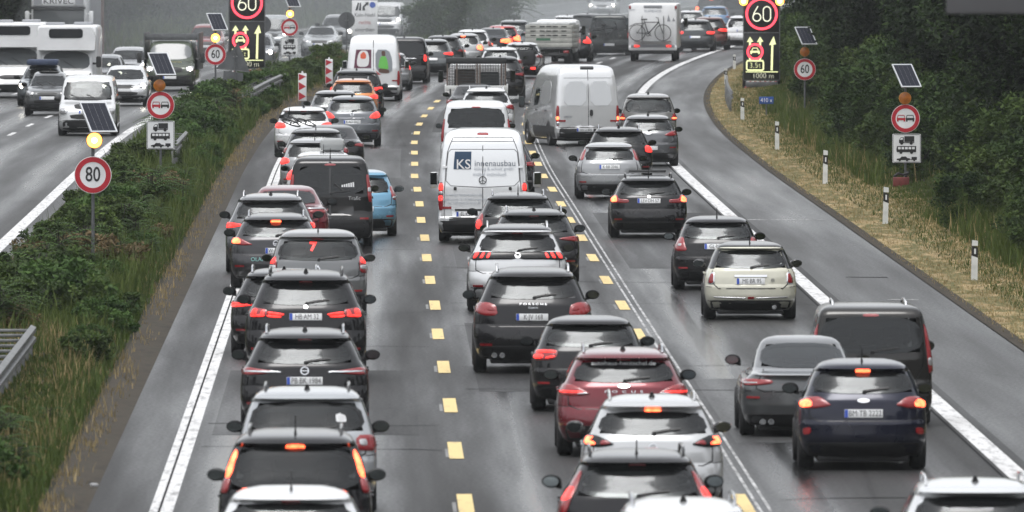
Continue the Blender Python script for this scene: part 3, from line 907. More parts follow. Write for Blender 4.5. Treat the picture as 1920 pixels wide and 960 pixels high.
        if grille:
            sh.patch('grille', BLACK, root, [(-.48, .53), (.48, .53), (.40, .44), (-.40, .44)], 'front', off=.008, depth=.02, rd=1, N=20)
            sh.patch('air_intake', BLACK, root, [(-.62, .36), (.62, .36), (.55, .28), (-.55, .28)], 'front', off=.008, depth=.02, rd=1, N=20)
        plate(root, sh, 'front', 0, .40, None, lod)
        for x in (-.35, .25):
            sh.strip('wiper', BLACK, root, [(x, vb + .02), (x + .40, vb + .10)], .025, 'front', off=.02, h=.012)
        for sg in (-1, 1):
            pass
    if third and not opposing:
        v3 = .955 if kind == 'hvan' else wt + .008 if kind not in ('sedan', 'coupe') else .93
        w3 = .16
        sh.patch('brake_lamp', RED_OFF if third == 1 else RED_HOT, root, [(-w3, v3 - .008), (w3, v3 - .008), (w3*.9, v3 + .012), (-w3*.9, v3 + .012)], off=.014, depth=.03, rd=1, N=16)
    if plate_at and not opposing:
        a, v, txt = plate_at
        sh.patch('plate_recess', FRIT if lod < 0 else pm, root, [(a - .36, v - .055), (a + .36, v - .055), (a + .34, v + .055), (a - .34, v + .055)], off=.003, depth=.006, rd=1, N=16)
        plate(root, sh, 'rear', a, v, txt, lod)
    if wiper and windows and not opposing and lod >= 1 and kind not in ('sedan', 'coupe'):
        sh.strip('rear_wiper', BLACK, root, [(0.02, wb + .015), (.20, wb + .03), (.46, wb + .045)], .035, off=.025, h=.014)
        MB().lathe([(.001, -.03), (.03, -.025), (.03, .02)], 10, None, sh.pn('rear', .02, wb + .012)[0]).build('wiper_pivot', BLACK, root)
    if emblem and lod >= 1 and not opposing:
        kind_e, ve = emblem
        M = sh.frame('rear', 0, ve, .012)
        b = MB()
        if kind_e == 'ring': b.ring(.062, .048, -.006, .006, 24); b.box((0, 0, 0), (.10, .006, .012))
        elif kind_e == 'star':
            b.ring(.075, .064, -.006, .006, 24)
            for k in range(3):
                w = R(90 + 120*k); b.box((math.cos(w)*.033, 0, math.sin(w)*.033), (.07, .008, .012), 0, Matrix.Rotation(-w, 3, 'Y'))
        elif kind_e == 'diamond':
            q = [(0, .075), (.045, 0), (0, -.075), (-.045, 0)]; q2 = [(0, .042), (.024, 0), (0, -.042), (-.024, 0)]
            V = [(x, y, z) for y in (-.006, .006) for P in (q, q2) for x, z in P]
            Fc = []
            for k in range(4):
                e = (k + 1) % 4; Fc += [(k, e, 4 + e, 4 + k), (8 + k, 12 + k, 12 + e, 8 + e), (k, 8 + k, 8 + e, e), (4 + k, 4 + e, 12 + e, 12 + k)]
            b.add(V, Fc)
        elif kind_e == 'oval': b.prism([(math.cos(2*math.pi*k/20)*.085, math.sin(2*math.pi*k/20)*.034) for k in range(20)], -.006, .006)
        elif kind_e == 'disc': b.prism(disc_poly(.034, 20), -.006, .006)
        elif kind_e == 'wing': b.ring(.055, .045, -.006, .006, 24); b.prism([(-.05, .005), (0, -.03), (.05, .005), (0, -.012)], -.006, .006)
        o = b.build('emblem', CHROME, root); o.matrix_local = M @ Matrix.Rotation(R(-90), 4, 'X')
    if brandtext and lod >= 1:
        for bt in brandtext:
            body_, a, v, size, mm, sx = bt
            text('badge_lettering', body_, size, mm, root, M=sh.frame('rear', a, v, .012), ext=.003, sx=sx)
    if exhaust and not opposing:
        xs = {1: [.55], 2: [-.62, .62], 3: [-.70, -.56], 4: [-.70, -.56, .56, .70]}[exhaust]
        for a in xs:
            p, nn = sh.pn('rear', a, v0 + .04)
            MB().lathe([(.045, -.03), (.05, -.02), (.05, .2), (.04, .2), (.04, -.02), (.045, -.03)], 14, None, (p.x, p.y - .03, p.z)).build('exhaust_pipe', CHROME, root)
    # reflectors
    if refl and not opposing and lod >= 1:
        for sg in (-1, 1):
            sh.patch('reflector', RED_OFF, root, [(sg*.70, refl), (sg*.90, refl), (sg*.90, refl + .022), (sg*.70, refl + .022)], off=.012, depth=.02, rd=0, N=12)
    # rails, aerial, mirrors
    if rails:
        rmz = {'silver': CHROME, 'black': GLOSSBLACK, 'body': pm}[rails]
        xh = W/2*.60
        for sg in (-1, 1):
            zt = H*1.0
            MB().tube([(sg*xh, .75, zt*.968), (sg*xh, .82, zt + .02), (sg*xh*1.0, 1.2, zt + .045), (sg*xh, L*.40, zt + .05), (sg*xh*.98, L*.50, zt + .03), (sg*xh*.98, L*.53, zt*.97)], .018, 8).build('roof_rail', rmz, root)
    if ant == 'fin':
        p = sh.pt('rear', 0, .985)
        MB().prism([(0, 0), (.045, .0), (.012, .075), (-.012, .075), (-.045, 0)], -.02, .02, (0, p.y + .15, H*.985)).build('aerial', GLOSSBLACK, root)
    elif ant == 'rod':
        p = sh.pt('rear', 0, .98)
        MB().tube([(0, p.y + .1, H*.975), (0, p.y + .1, H*.985 + .05), (0, p.y - .02, H + .19)], [.022, .01, .006], 6).build('aerial', BLACK, root)
    mc = mirror if mirror is not None else (pm if lod >= 1 else pm)
    my = L - (1.35 if kind != 'hvan' else 1.1) if kind not in ('sedan', 'coupe') else L - 1.75
    mz = (vb + .045)*H if kind not in ('hvan', 'van') else (vb + .03)*H
    mirrors(root, W*.97, my, mz, mc, *((.23, .155) if kind not in ('hvan', 'van') else (.20, .17)), lod, .075 if kind != 'hvan' else .20, tall=(kind == 'hvan'))
    if lod >= 1:
        for sg in (-1, 1):
            for t in (.32, .66):
                p, nn = sh.pn('side', sg*t, vb - .06)
                MB().box((p.x + sg*.015, p.y, p.z), (.03, .2, .03), .01).build('door_handle', pm if kind != 'hvan' else BLACK, root)
    root['_L'] = L
    return root, sh, ppm, lod
# ------------------------------------------------------------------ vehicles
BLK, DGREY, GREY, SILV, WHT = (.010, .010, .012), (.035, .036, .038), (.12, .125, .13), (.34, .35, .36), (.80, .81, .82)
def quad(a0, a1, v0, v1, sl=0., sl2=None):      # lamp outline helper
    sl2 = sl if sl2 is None else sl2
    return [(a0, v0 + sl), (a1, v0), (a1, v1), (a0, v1 - sl2)]
def std(v0=.56, v1=.66, a0=.60): return [(a0, v0 + .035), (.97, v0), (1.06, v0 + .01), (1.05, v1 - .01), (.95, v1), (a0 + .05, v1 - .025)]

# --- left lane, nearest first
car('estate_car', 'white car cut off by the bottom edge, nearest in the left lane', 545, 912, 1.78, 1.48, WHT, lamps=[(std(),)], third=1, ant='rod', plate_at=(0, .40, None), L=4.2)
car('people_carrier', 'black people carrier with lit vertical lamps beside its wide rear window', 553, 806, 1.76, 1.66, BLK, 'mpv', cat='people carrier', L=4.5, rails='black',
    lamps=[([(.905, .70), (.985, .69), (.96, .885), (.91, .86)], 2), ([(.90, .59), (.99, .58), (.985, .685), (.905, .695)], 0)], third=2, win=(.60, .90, .87), plate_at=(0, .42, None), ant='rod', mirror=BLACK, tint=.12, emblem=('disc', .56))
r_, sh_, p_, l_ = car('hatchback', 'silver hatchback with black roof rails and a white sticker in its rear window', 575, 726, 1.76, 1.57, (.42, .44, .46), 'mpv', L=4.25, rails='black', ant='fin',
    lamps=[([(.70, .52), (1.0, .51), (1.02, .64), (.74, .64)], 0), ([(.76, .55), (.88, .55), (.88, .61), (.76, .61)], 3)], win=(.66, .905, .86), plate_at=(0, .40, None), tint=.22, emblem=('ring', .60))
for a in (.50, .535, .57, .60):
    sh_.patch('window_sticker', SIGNWHITE, r_, [(a - .03, .742), (a + .03, .742), (a + .032, .80 + .012*math.sin(a*50)), (a - .024, .805)], off=.014, depth=.006, rd=1, N=12)
car('estate_car', 'black estate with a bright chrome bar across its tailgate, plate PB BK 1984', 571, 617, 1.86, 1.50, BLK, 'suv', L=4.8, rails='silver', ant='fin',
    lamps=[([(.42, .615), (.70, .635), (.98, .655), (1.06, .60), (.96, .575), (.62, .59)], 0), ([(.36, .618), (.95, .624), (.97, .604), (.40, .596)], 6)], win=(.685, .905, .82), plate_at=(0, .525, 'PB·BK 1984'), emblem=('ring', .62), tint=.2, third=1,
    brandtext=None)
car('sport_utility_car', 'big black SUV with lit L-shaped tail lamps, plate HB AM 32', 573, 508, 1.94, 1.76, BLK, 'suv', cat='suv', L=4.9, rails='body', ant='fin',
    lamps=[([(.66, .60), (.90, .585), (.97, .63), (.94, .685), (.84, .675), (.68, .665)], 0), ([(.70, .605), (.78, .605), (.78, .66), (.72, .66)], 1), ([(.70, .60), (.92, .595), (.94, .62), (.70, .62)], 1), ([(.84, .62), (.93, .615), (.93, .67), (.85, .665)], 1),
           ([(.36, .628), (.65, .648), (.66, .63), (.40, .612)], 1), ([(.40, .605), (.66, .618), (.66, .60), (.44, .592)], 1)],
    win=(.705, .90, .80), plate_at=(0, .60, 'HB·AM 32'), emblem=('disc', .685), tint=.16, exhaust=2, wheel_r=.37, third=1)
car('estate_car', 'black estate half hidden behind the big black SUV', 532, 504, 1.80, 1.45, BLK, 'suv', L=4.5, rails='silver', lamps=[(std(.57, .63, .45), 1)], win=(.68, .905, .84), plate_at=(0, .54, None), tint=.3)
r_, sh_, p_, l_ = car('people_carrier', 'grey rounded hatch with a red seven sticker in its rear window', 596, 430, 1.80, 1.60, (.17, .175, .18), 'mpv', cat='car', L=4.35, ant='rod',
    lamps=[([(.87, .52), (1.06, .50), (1.02, .66), (.93, .72), (.88, .62)], 0), ([(.89, .62), (1.03, .61), (.99, .665), (.94, .705)], 1), ([(.88, .555), (1.05, .55), (1.04, .60), (.88, .605)], 3)],
    win=(.655, .89, .85), third=1, emblem=('diamond', .56), plate_at=(0, .42, None), tint=.42, mirror=BLACK)
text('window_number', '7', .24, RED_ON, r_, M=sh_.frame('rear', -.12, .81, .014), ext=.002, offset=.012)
r_, sh_, p_, l_ = car('estate_car', 'dark grey estate with brake light lit and lettering on its bumper, plate begins W', 517, 400, 1.80, 1.47, (.045, .045, .05), 'suv', L=4.8, rails='silver',
    lamps=[([(.50, .595), (.72, .585), (.98, .60), (1.06, .68), (.95, .70), (.68, .64)], 0), ([(.78, .60), (1.0, .61), (1.03, .675), (.92, .685), (.80, .65)], 2)], win=(.70, .90, .83), third=2, plate_at=(.06, .515, 'W·OW 417'), emblem=('wing', .615), tint=.5, ant=None)
text('bumper_lettering', 'OLAF ST', .11, mat('letter_teal', (.25, .55, .52), .5), r_, M=sh_.frame('rear', -.32, .40, .016), ext=.002)
car('sport_utility_car', 'dark grey SUV with silver rails just ahead of the dark grey estate', 507, 363, 1.85, 1.62, (.10, .104, .11), 'suv', cat='suv', L=4.6, rails='silver', lamps=[(std(.575, .65, .58), 1)], win=(.685, .905, .84), plate_at=(0, .55, None), tint=.45)
car('saloon_car', 'dark red saloon with a chrome strip, beside the black van', 537, 349, 1.84, 1.45, (.17, .012, .022), 'sedan', L=4.8, lamps=[([(.55, .61), (.96, .61), (1.05, .645), (.95, .665), (.58, .655)], 0), ([(.55, .672), (1.0, .665), (1.0, .68), (.55, .688)], 6)], win=(.735, .93, .84), plate_at=(0, .45, None), ant=None, tint=.3)
r_, sh_, p_, l_ = car('delivery_van', 'black van with twin rear doors and tall narrow tail lamps', 619, 292, 1.88, 1.98, (.012, .012, .013), 'van', cat='van', L=4.8, black=.30,
    lamps=[([(.90, .50), (.99, .49), (.99, .80), (.92, .80)], 0), ([(.91, .60), (.985, .60), (.985, .66), (.915, .66)], 3)], win=(.575, .90, .80), third=1, plate_at=None, tint=.05, gate=False, mirror=BLACK, ant='rod')
sh_.strip('door_seam', GLOSSBLACK, r_, [(0, .30), (0, .94)], .05, off=.016)
sh_.patch('plate_panel', GLOSSBLACK, r_, [(-.55, .34), (.55, .34), (.55, .45), (-.55, .45)], off=.012, depth=.02, rd=0, N=24)
for i in range(6):
    sh_.strip('family_sticker', SIGNWHITE, r_, [(.30 + .055*i, .66), (.305 + .055*i, .685 + .006*i)], .035, off=.014)
text('badge_lettering', 'Trafic', .12, CHROME, r_, M=sh_.frame('rear', .58, .535, .014), ext=.003)
sh_.strip('rear_wiper', BLACK, r_, [(.10, .70), (.32, .62)], .035, off=.024)
r_, sh_, p_, l_ = car('small_car', 'light blue small car beside the black van', 679, 318, 1.58, 1.5, (.16, .36, .52), 'hatch', L=3.6, lamps=[([(.88, .56), (1.04, .55), (1.0, .76), (.92, .76)], 0), ([(.89, .57), (1.03, .57), (1.02, .61), (.90, .61)], 3)], win=(.655, .89, .82), plate_at=(0, .42, None), ant=None, tint=.35, mirror=BLACK)
r_, sh_, p_, l_ = car('hatchback', 'white car carrying a grey roof box, ahead of the black van', 606, 284, 1.80, 1.50, WHT, 'suv', L=4.4, lamps=[([(.78, .56), (1.02, .55), (1.06, .66), (.96, .72), (.86, .64)], 1)], win=(.69, .90, .84), plate_at=(0, .45, None), ant='rod', tint=.15, mirror=BLACK)
MBX = MB().box((.22, 2.0, 1.66), (.62, 1.5, .30), .12)
bx = MBX.build('roof_box', mat('roof_box_grey', (.30, .31, .31), .4), None); bx.parent = None
bx.matrix_world = r_.matrix_basis.copy(); tag(bx, 'grey roof box on the white car ahead of the black van', 'roof box')
car('hatchback', 'pale grey car with a lit left tail lamp, ahead of the roof box', 590, 259, 1.78, 1.50, (.30, .31, .32), 'hatch', lamps=[(std(.56, .68, .75), 1)], win=(.68, .90, .84), plate_at=(0, .45, None), ant='rod', tint=.2)
rb_, sh_, p_, l_ = car('hatchback', 'dark grey car with a bicycle lying on its roof', 592, 240, 1.78, 1.50, (.07, .072, .075), 'hatch', lamps=[(std(.56, .66, .7), 0)], win=(.68, .90, .84), plate_at=(0, .45, None), ant='rod', tint=.4)
car('convertible', 'black convertible with its soft top up, beside the car carrying a bicycle', 622, 235, 1.80, 1.38, BLK, 'sedan', L=4.4, lamps=[(std(.58, .66, .6), 0)], win=(.76, .90, .55), plate_at=(0, .45, None), roof=None, tint=.3, ant=None)
car('hatchback', 'small white hatchback with red lamps beside the left shoulder', 569, 200, 1.74, 1.46, WHT, 'hatch', L=4.05, lamps=[([(.62, .585), (.98, .57), (1.05, .66), (.95, .70), (.66, .665)], 1)], win=(.71, .91, .86), plate_at=(0, .42, None), tint=.1, third=1)
car('hatchback', 'grey hatchback with wide red lamps and a chrome bar over its plate', 660, 179, 1.78, 1.55, (.15, .16, .175), 'hatch', L=4.4, lamps=[([(.60, .56), (.95, .56), (1.06, .64), (.98, .70), (.70, .635)], 1), ([(-.0, .552), (.45, .552), (.45, .565), (0, .565)], 6)], win=(.685, .90, .84), plate_at=(0, .485, 'K·AO 2007'), emblem=('ring', .635), tint=.4, third=1)
car('hatchback', 'grey car mostly hidden by the grey hatchback, beside the red and white beacons', 628, 169, 1.76, 1.48, (.16, .165, .17), 'hatch', lamps=[(std(.56, .66, .7), 0)], win=(.68, .90, .84), plate_at=(0, .45, None), tint=.45)
car('hatchback', 'orange hatchback between grey car and dark estate', 661, 147, 1.72, 1.50, (.62, .22, .065), 'hatch', lamps=[(std(.55, .65, .68), 1)], win=(.67, .90, .86), plate_at=(0, .43, None), tint=.35, rails='silver')
car('estate_car', 'dark estate with pale roof edge and rails ahead of the orange hatchback', 668, 130, 1.84, 1.65, (.02, .021, .023), 'mpv', rails='silver', lamps=[(std(.55, .64, .55), 1)], win=(.66, .91, .88), plate_at=(0, .43, None), tint=.1)
# white van with printed rear doors
r_, sh_, p_, l_ = car('delivery_van', 'white high-roof van with a red flower sign and a green-shirted figure printed on its doors', 700, 65, 2.0, 2.48, WHT, 'hvan', cat='van', L=5.6, windows=False, black=.21,
    lamps=[([(.88, .24), (.985, .24), (.985, .46), (.90, .46)], 0)], ant=None, lod=1, gate=False)
PUR = mat('print_purple', (.12, .03, .06), .4); PRW = mat('print_white', (.75, .74, .74), .4); PRR = mat('print_orange', (.70, .12, .05), .4); PRG = mat('print_green', (.13, .48, .08), .5)
PGREY = mat('print_grey', (.24, .26, .28), .3); PSK = mat('print_brown', (.10, .05, .035), .6)
sh_.patch('printed_panel', PUR, r_, [(-.74, .50), (-.08, .50), (-.08, .78), (-.70, .78)], off=.008, depth=.006, rd=0, N=24)
sh_.patch('printed_blossom', PRW, r_, [(-.62, .52), (-.20, .52), (-.15, .65), (-.24, .765), (-.55, .765), (-.64, .64)], off=.014, depth=.005, rd=2, N=24)
sh_.patch('printed_flower', PRR, r_, [(-.50, .64), (-.30, .64), (-.28, .70), (-.38, .75), (-.52, .71)], off=.019, depth=.005, rd=2, N=18)
sh_.patch('printed_panel', PGREY, r_, [(.08, .45), (.70, .42), (.74, .62), (.62, .78), (.08, .78)], off=.008, depth=.006, rd=1, N=24)
sh_.patch('printed_shirt', PRG, r_, [(.18, .50), (.58, .47), (.54, .62), (.48, .68), (.30, .68), (.22, .60)], off=.014, depth=.005, rd=1, N=20)
sh_.patch('printed_head', PSK, r_, [(.33, .68), (.47, .68), (.48, .76), (.32, .76)], off=.016, depth=.005, rd=2, N=14)
sh_.patch('printed_legs', PSK, r_, [(.20, .43), (.60, .42), (.58, .48), (.20, .50)], off=.017, depth=.005, rd=1, N=14)
sh_.patch('printed_label', mat('print_lime', (.28, .55, .16), .5), r_, [(-.52, .385), (-.12, .385), (-.12, .45), (-.52, .45)], off=.010, depth=.005, rd=0, N=12)
sh_.patch('printed_wedge', SIGNRED, r_, [(.05, .40), (.28, .40), (.10, .46)], off=.010, depth=.005, rd=0, N=12)
sh_.strip('door_seam', GREY and mat('seam_grey', (.12, .12, .12), .6), r_, [(0, .22), (0, .94)], .03, off=.005)
car('black_van', 'black people van with a white strip across its tailgate, right of the printed white van', 757, 69, 1.92, 1.90, BLK, 'van', cat='van', L=5.0, lamps=[([(.86, .48), (.98, .48), (.98, .62), (.88, .62)], 1), ([(0, .525), (.55, .525), (.55, .55), (0, .55)], 6)], win=(.585, .91, .86), tint=.06, plate_at=(0, .30, None))
car('hatchback', 'small silver car peeping out between printed van and black van', 728, 98, 1.74, 1.50, SILV, lamps=[(std(.55, .68, .72), 1)], plate_at=(0, .43, None), mirror=BLACK)
car('sport_utility_car', 'grey-green SUV with one red lamp showing, right of the black people van', 809, 73, 1.82, 1.55, (.10, .11, .115), 'suv', cat='suv', lamps=[(std(.56, .65, .55), 1)], plate_at=(0, .45, None))
car('sport_utility_car', 'dark SUV ahead of the grey-green SUV', 829, 66, 1.84, 1.62, (.03, .03, .033), 'suv', cat='suv', lamps=[(std(.56, .63, .55), 0)], plate_at=(0, .45, None))
car('hatchback', 'silver hatchback with its high brake lamp lit', 868, 62, 1.70, 1.50, (.45, .46, .47), 'hatch', lamps=[(std(.50, .66, .74), 2)], third=2, plate_at=(0, .40, None), tint=.5)
car('hatchback', 'white hatchback just ahead of the silver one with its brake lamp lit', 884, 55, 1.76, 1.55, WHT, 'hatch', lamps=[([(.86, .52), (1.03, .5), (1.0, .68), (.9, .66)], 0)], plate_at=(0, .40, None))
car('saloon_car', 'black saloon with both tail lamps lit in the misty queue', 921, 52, 1.80, 1.44, (.02, .02, .023), 'sedan', lamps=[(std(.50, .66, .48), 2)], plate_at=(0, .42, None))
car('hatchback', 'bright red hatchback with brake lamps lit', 940, 47, 1.75, 1.50, (.45, .03, .04), 'hatch', lamps=[(std(.50, .68, .66), 2)], third=2, plate_at=(0, .42, None), tint=.5)
car('sport_utility_car', 'grey car behind the planked tipper truck', 962, 37, 1.84, 1.62, (.16, .17, .18), 'suv', cat='suv', lamps=[(std(.56, .65, .55), 0)], plate_at=(0, .45, None), tint=.5)

# --- centre lane
car('estate_car', 'white car with silver roof rails cut off by the bottom edge, in the centre lane', 1285, 936, 1.78, 1.50, WHT, 'suv', lamps=[(std(),)], rails='silver', ant='fin', plate_at=(0, .4, None))
car('estate_car', 'black estate with tall red lamps up both sides of its rear window', 1196, 844, 1.78, 1.47, (.013, .013, .015), 'suv', L=4.5, rails='black', ant='rod',
    lamps=[([(.90, .52), (1.06, .50), (1.0, .80), (.93, .87), (.90, .80)], 0), ([(.905, .63), (1.02, .62), (1.0, .74), (.91, .74)], 1)], win=(.66, .895, .84), third=1, plate_at=(0, .36, None), tint=.5, mirror=None)
car('sport_utility_car', 'silver-white crossover with its brake lights lit, between red estate and black estate', 1225, 741, 1.765, 1.54, (.56, .57, .58), 'suv', L=4.28, ant='fin', rails='body',
    lamps=[([(.55, .625), (.80, .60), (1.02, .615), (1.08, .69), (.92, .70), (.72, .665)], 4), ([(.82, .615), (1.0, .625), (1.04, .68), (.90, .685), (.96, .65), (.84, .64)], 2), ([(.60, .63), (.78, .615), (.78, .655), (.70, .655)], 0)],
    win=(.70, .885, .86), third=2, emblem=('wing', .60), plate_at=(0, .47, None), tint=.08, mirror=GLOSSBLACK, black=.33)
r_, sh_, p_, l_ = car('estate_car', 'dark red estate with roof rails and white lettering across its rear window', 1170, 653, 1.83, 1.48, (.16, .010, .02), 'suv', L=4.67, rails='silver', ant='fin',
    lamps=[([(.50, .595), (.74, .575), (1.04, .58), (1.10, .67), (.95, .69), (.72, .655)], 0), ([(.60, .60), (.98, .60), (1.02, .625), (.64, .625)], 1), ([(.52, .597), (.72, .585), (.72, .605), (.60, .61)], 3)],
    win=(.70, .895, .85), plate_at=(0, .47, 'K·LS 5120'), emblem=('oval', .665), tint=.08, black=.30, third=1,
    brandtext=[('F  O  C  U  S', 0, .615, .05, CHROME, 2.0)])
text('window_lettering', 'autohaus-hentschel.de', .10, SIGNWHITE, r_, M=sh_.frame('rear', 0, .872, .014), ext=.001)
r_, sh_, p_, l_ = car('small_car', 'small black hatchback with lit square red lamps, between big black SUV and red estate', 1106, 592, 1.74, 1.42, BLK, 'hatch', L=3.95, lamps=[([(.58, .59), (.66, .555), (.98, .545), (1.05, .60), (.98, .665), (.60, .66)], 0), ([(.60, .585), (.78, .56), (.78, .585), (.64, .605)], 1), ([(.62, .625), (.96, .62), (.97, .65), (.62, .65)], 1), ([(.82, .565), (.97, .56), (.98, .61), (.82, .61)], 1)],
    win=(.69, .90, .85), plate_at=(0, .36, None), ant=None, tint=.5, emblem=('oval', .62))
car('sport_utility_car', 'large black SUV with unlit rounded red lamps, plate K JV 168', 1000, 502, 1.94, 1.70, BLK, 'suv', cat='suv', L=4.85, rails='silver', ant=None,
    lamps=[([(.60, .565), (.80, .555), (.98, .585), (1.08, .62), (1.02, .68), (.84, .685), (.66, .655)], 0), ([(.64, .60), (.80, .60), (.80, .66), (.68, .645)], 0)],
    win=(.715, .905, .82), plate_at=(-.02, .545, 'K·JV 168'), tint=.15, exhaust=3, refl=.27, wheel_r=.37,
    brandtext=[('P O R S C H E', 0, .665, .05, CHROME, 1.5), ('Cayenne', 0, .635, .045, CHROME, 1.0)])
r_, sh_, p_, l_ = car('sport_utility_car', 'white SUV with black tailgate band and lit three-claw red lamps', 971, 421, 1.86, 1.62, (.70, .71, .72), 'suv', cat='suv', L=4.45, rails='silver', ant=None,
    lamps=[([(.0, .615), (.60, .615), (.98, .60), (1.05, .66), (.95, .695), (.50, .70), (0, .70)], 4)] + [([(.60 + .13*i, .625), (.67 + .13*i, .625), (.655 + .13*i, .69), (.585 + .13*i, .69)], 1) for i in range(3)],
    win=(.70, .90, .86), roof=(.012, .012, .013), plate_at=(0, .45, None), emblem=('wing', .655), tint=.12, black=.30, third=1)
car('estate_car', 'dark estate with silver rails and shark-fin aerial, right of the white SUV', 1002, 392, 1.82, 1.47, (.028, .029, .031), 'suv', L=4.7, rails='silver', ant='fin', lamps=[(std(.57, .65, .55), 0)], win=(.69, .905, .83), plate_at=(0, .52, None), tint=.5, third=1)
car('hatchback', 'dark grey hatchback with a lit kinked red lamp, behind the white lettered van', 972, 361, 1.80, 1.50, (.035, .036, .038), 'suv', L=4.4, rails='silver', ant='rod', lamps=[([(.80, .50), (1.02, .48), (1.06, .64), (.98, .74), (.88, .66)], 0), ([(.82, .51), (.98, .50), (1.0, .63), (.90, .64)], 1)], win=(.66, .90, .86), plate_at=(0, .40, None), tint=.3)
# white lettered van
r_, sh_, p_, l_ = car('delivery_van', 'tall white van lettered KS innenausbau on its rear doors', 905, 241, 2.0, 2.54, (.80, .815, .83), 'hvan', cat='van', L=5.9, windows=False, black=.20, ant=None, third=1, gate=False, yaw=-.012,
    lamps=[([(.88, .29), (.985, .29), (.985, .535), (.90, .535)], 0), ([(.89, .46), (.98, .46), (.98, .525), (.90, .525)], 1), ([(.89, .37), (.98, .37), (.98, .42), (.89, .42)], 1), ([(.89, .425), (.98, .425), (.98, .455), (.89, .455)], 3)], plate_at=(-.33, .255, 'EL·KS 374'))
SEAMG = mat('panel_gap', (.10, .10, .105), .6)
sh_.strip('door_seam', SEAMG, r_, [(0, .215), (0, .945)], .022, off=.004)
sh_.strip('door_seam', SEAMG, r_, [(-.86, .22), (-.86, .80), (-.78, .93), (.78, .93), (.86, .80), (.86, .22)], .018, off=.004, sub=10)
sh_.strip('door_crease', SEAMG, r_, [(-.80, .895), (.80, .895)], .016, off=.003)
sh_.strip('door_crease', SEAMG, r_, [(-.84, .55), (-.84, .80), (-.78, .825), (.78, .825), (.84, .80), (.84, .55), (.72, .505), (.0, .49), (-.72, .505), (-.84, .55)], .016, off=.003)
sh_.patch('step_bumper', BLACK, r_, [(-.75, .20), (.95, .20), (.95, .225), (-.75, .225)], off=.014, depth=.03, rd=0, N=24)
for a in (-.62, .62):
    sh_.patch('door_lock', BLACK, r_, [(a - .035, .465), (a + .035, .465), (a + .035, .495), (a - .035, .495)], off=.012, depth=.02, rd=2, N=12)
for sg in (-1, 1):
    for v in (.66,):
        sh_.patch('door_hinge', SIGNWHITE, r_, [(sg*.83, v), (sg*.93, v), (sg*.93, v + .018), (sg*.83, v + .018)], off=.03, depth=.05, rd=0, N=10)
KSB = mat('logo_navy', (.02, .055, .11), .4); LGREY = mat('letter_grey', (.10, .12, .15), .5); LLGREY = mat('letter_pale_grey', (.36, .39, .43), .5)
sh_.patch('logo_square', KSB, r_, [(-.68, .65), (-.275, .65), (-.275, .805), (-.68, .805)], off=.008, depth=.005, rd=0, N=24)
text('logo_lettering', 'KS', .30, PRW, r_, M=sh_.frame('rear', -.455, .69, .016), ext=.001, offset=.002)
text('van_lettering', 'innenausbau', .188, LGREY, r_, M=sh_.frame('rear', .29, .70, .014), ext=.001, sx=1.0)
text('van_lettering', 'küking & scholz gmbh', .10, LLGREY, r_, M=sh_.frame('rear', .26, .653, .014), ext=.001)
text('van_lettering', 'möbel individuell', .11, LLGREY, r_, M=sh_.frame('rear', .16, .605, .014), ext=.001)
text('van_lettering', 'www.ks-innenausbau.de', .085, LLGREY, r_, M=sh_.frame('rear', -.42, .425, .014), ext=.001)
text('van_lettering', 'Hagelkreuzstr. 2 · 41469 Langenfeld', .07, LLGREY, r_, M=sh_.frame('rear', -.42, .385, .014), ext=.001)
text('van_lettering', 'Tel. +49 (0)2173 94 03 20', .07, LLGREY, r_, M=sh_.frame('rear', -.42, .352, .014), ext=.001)
sh_.strip('plate_handle', BLACK, r_, [(-.62, .292), (.10, .292)], .05, off=.02, h=.03)
MBe = MB().ring(.088, .072, -.008, .008, 26)
for k in range(3): MBe.box((math.cos(R(90 + 120*k))*.038, 0, math.sin(R(90 + 120*k))*.038), (.078, .01, .012), 0, Matrix.Rotation(-R(90 + 120*k), 3, 'Y'))
o_ = MBe.build('emblem', BLACK, r_); o_.matrix_local = sh_.frame('rear', 0, .553, .016) @ Matrix.Rotation(R(-90), 4, 'X')
MB().tube([(.0, -.05, .34), (0, -.12, .34), (0, -.12, .42)], [.03, .03, .035], 8).build('tow_ball', BLACK, r_)
car('hatchback', 'black hatchback half hidden on the right side of the white lettered van', 937, 262, 1.80, 1.50, (.02, .02, .023), 'suv', lamps=[(std(.55, .64, .58), 0)], plate_at=(0, .45, None))
r_, sh_, p_, l_ = car('minibus', 'white minibus with one wide dark rear window, ahead of the lettered van', 893, 188, 1.98, 1.96, (.74, .75, .76), 'van', cat='minibus', L=5.0, lamps=[([(.92, .42), (1.0, .41), (.99, .74), (.95, .74)], 0)], win=(.60, .90, .82), third=1, tint=.12, plate_at=(0, .36, None), mirror=BLACK, ant=None, gate=False)
car('hatchback', 'white crossover with roof rails, right of and beyond the white minibus', 912, 164, 1.80, 1.55, WHT, 'suv', rails='body', lamps=[(std(.55, .66, .70), 0)], win=(.68, .90, .86), plate_at=(0, .45, None), tint=.08, mirror=BLACK)
car('convertible', 'black soft-top convertible just behind the dropside truck', 888, 158, 1.78, 1.40, (.012, .012, .013), 'sedan', L=4.4, lamps=[(std(.56, .64, .6), 0)], win=(.755, .90, .55), plate_at=(0, .45, None), ant=None, tint=.5)
car('sport_utility_car', 'black SUV right of the dropside truck', 937, 105, 1.85, 1.65, (.015, .015, .017), 'suv', cat='suv', lamps=[(std(.55, .63, .55), 0)], plate_at=(0, .45, None), tint=.1)
car('hatchback', 'white hatchback beyond the cage of the dropside truck', 938, 88, 1.78, 1.50, WHT, lamps=[(std(.55, .66, .7), 0)], plate_at=(0, .45, None), tint=.5)
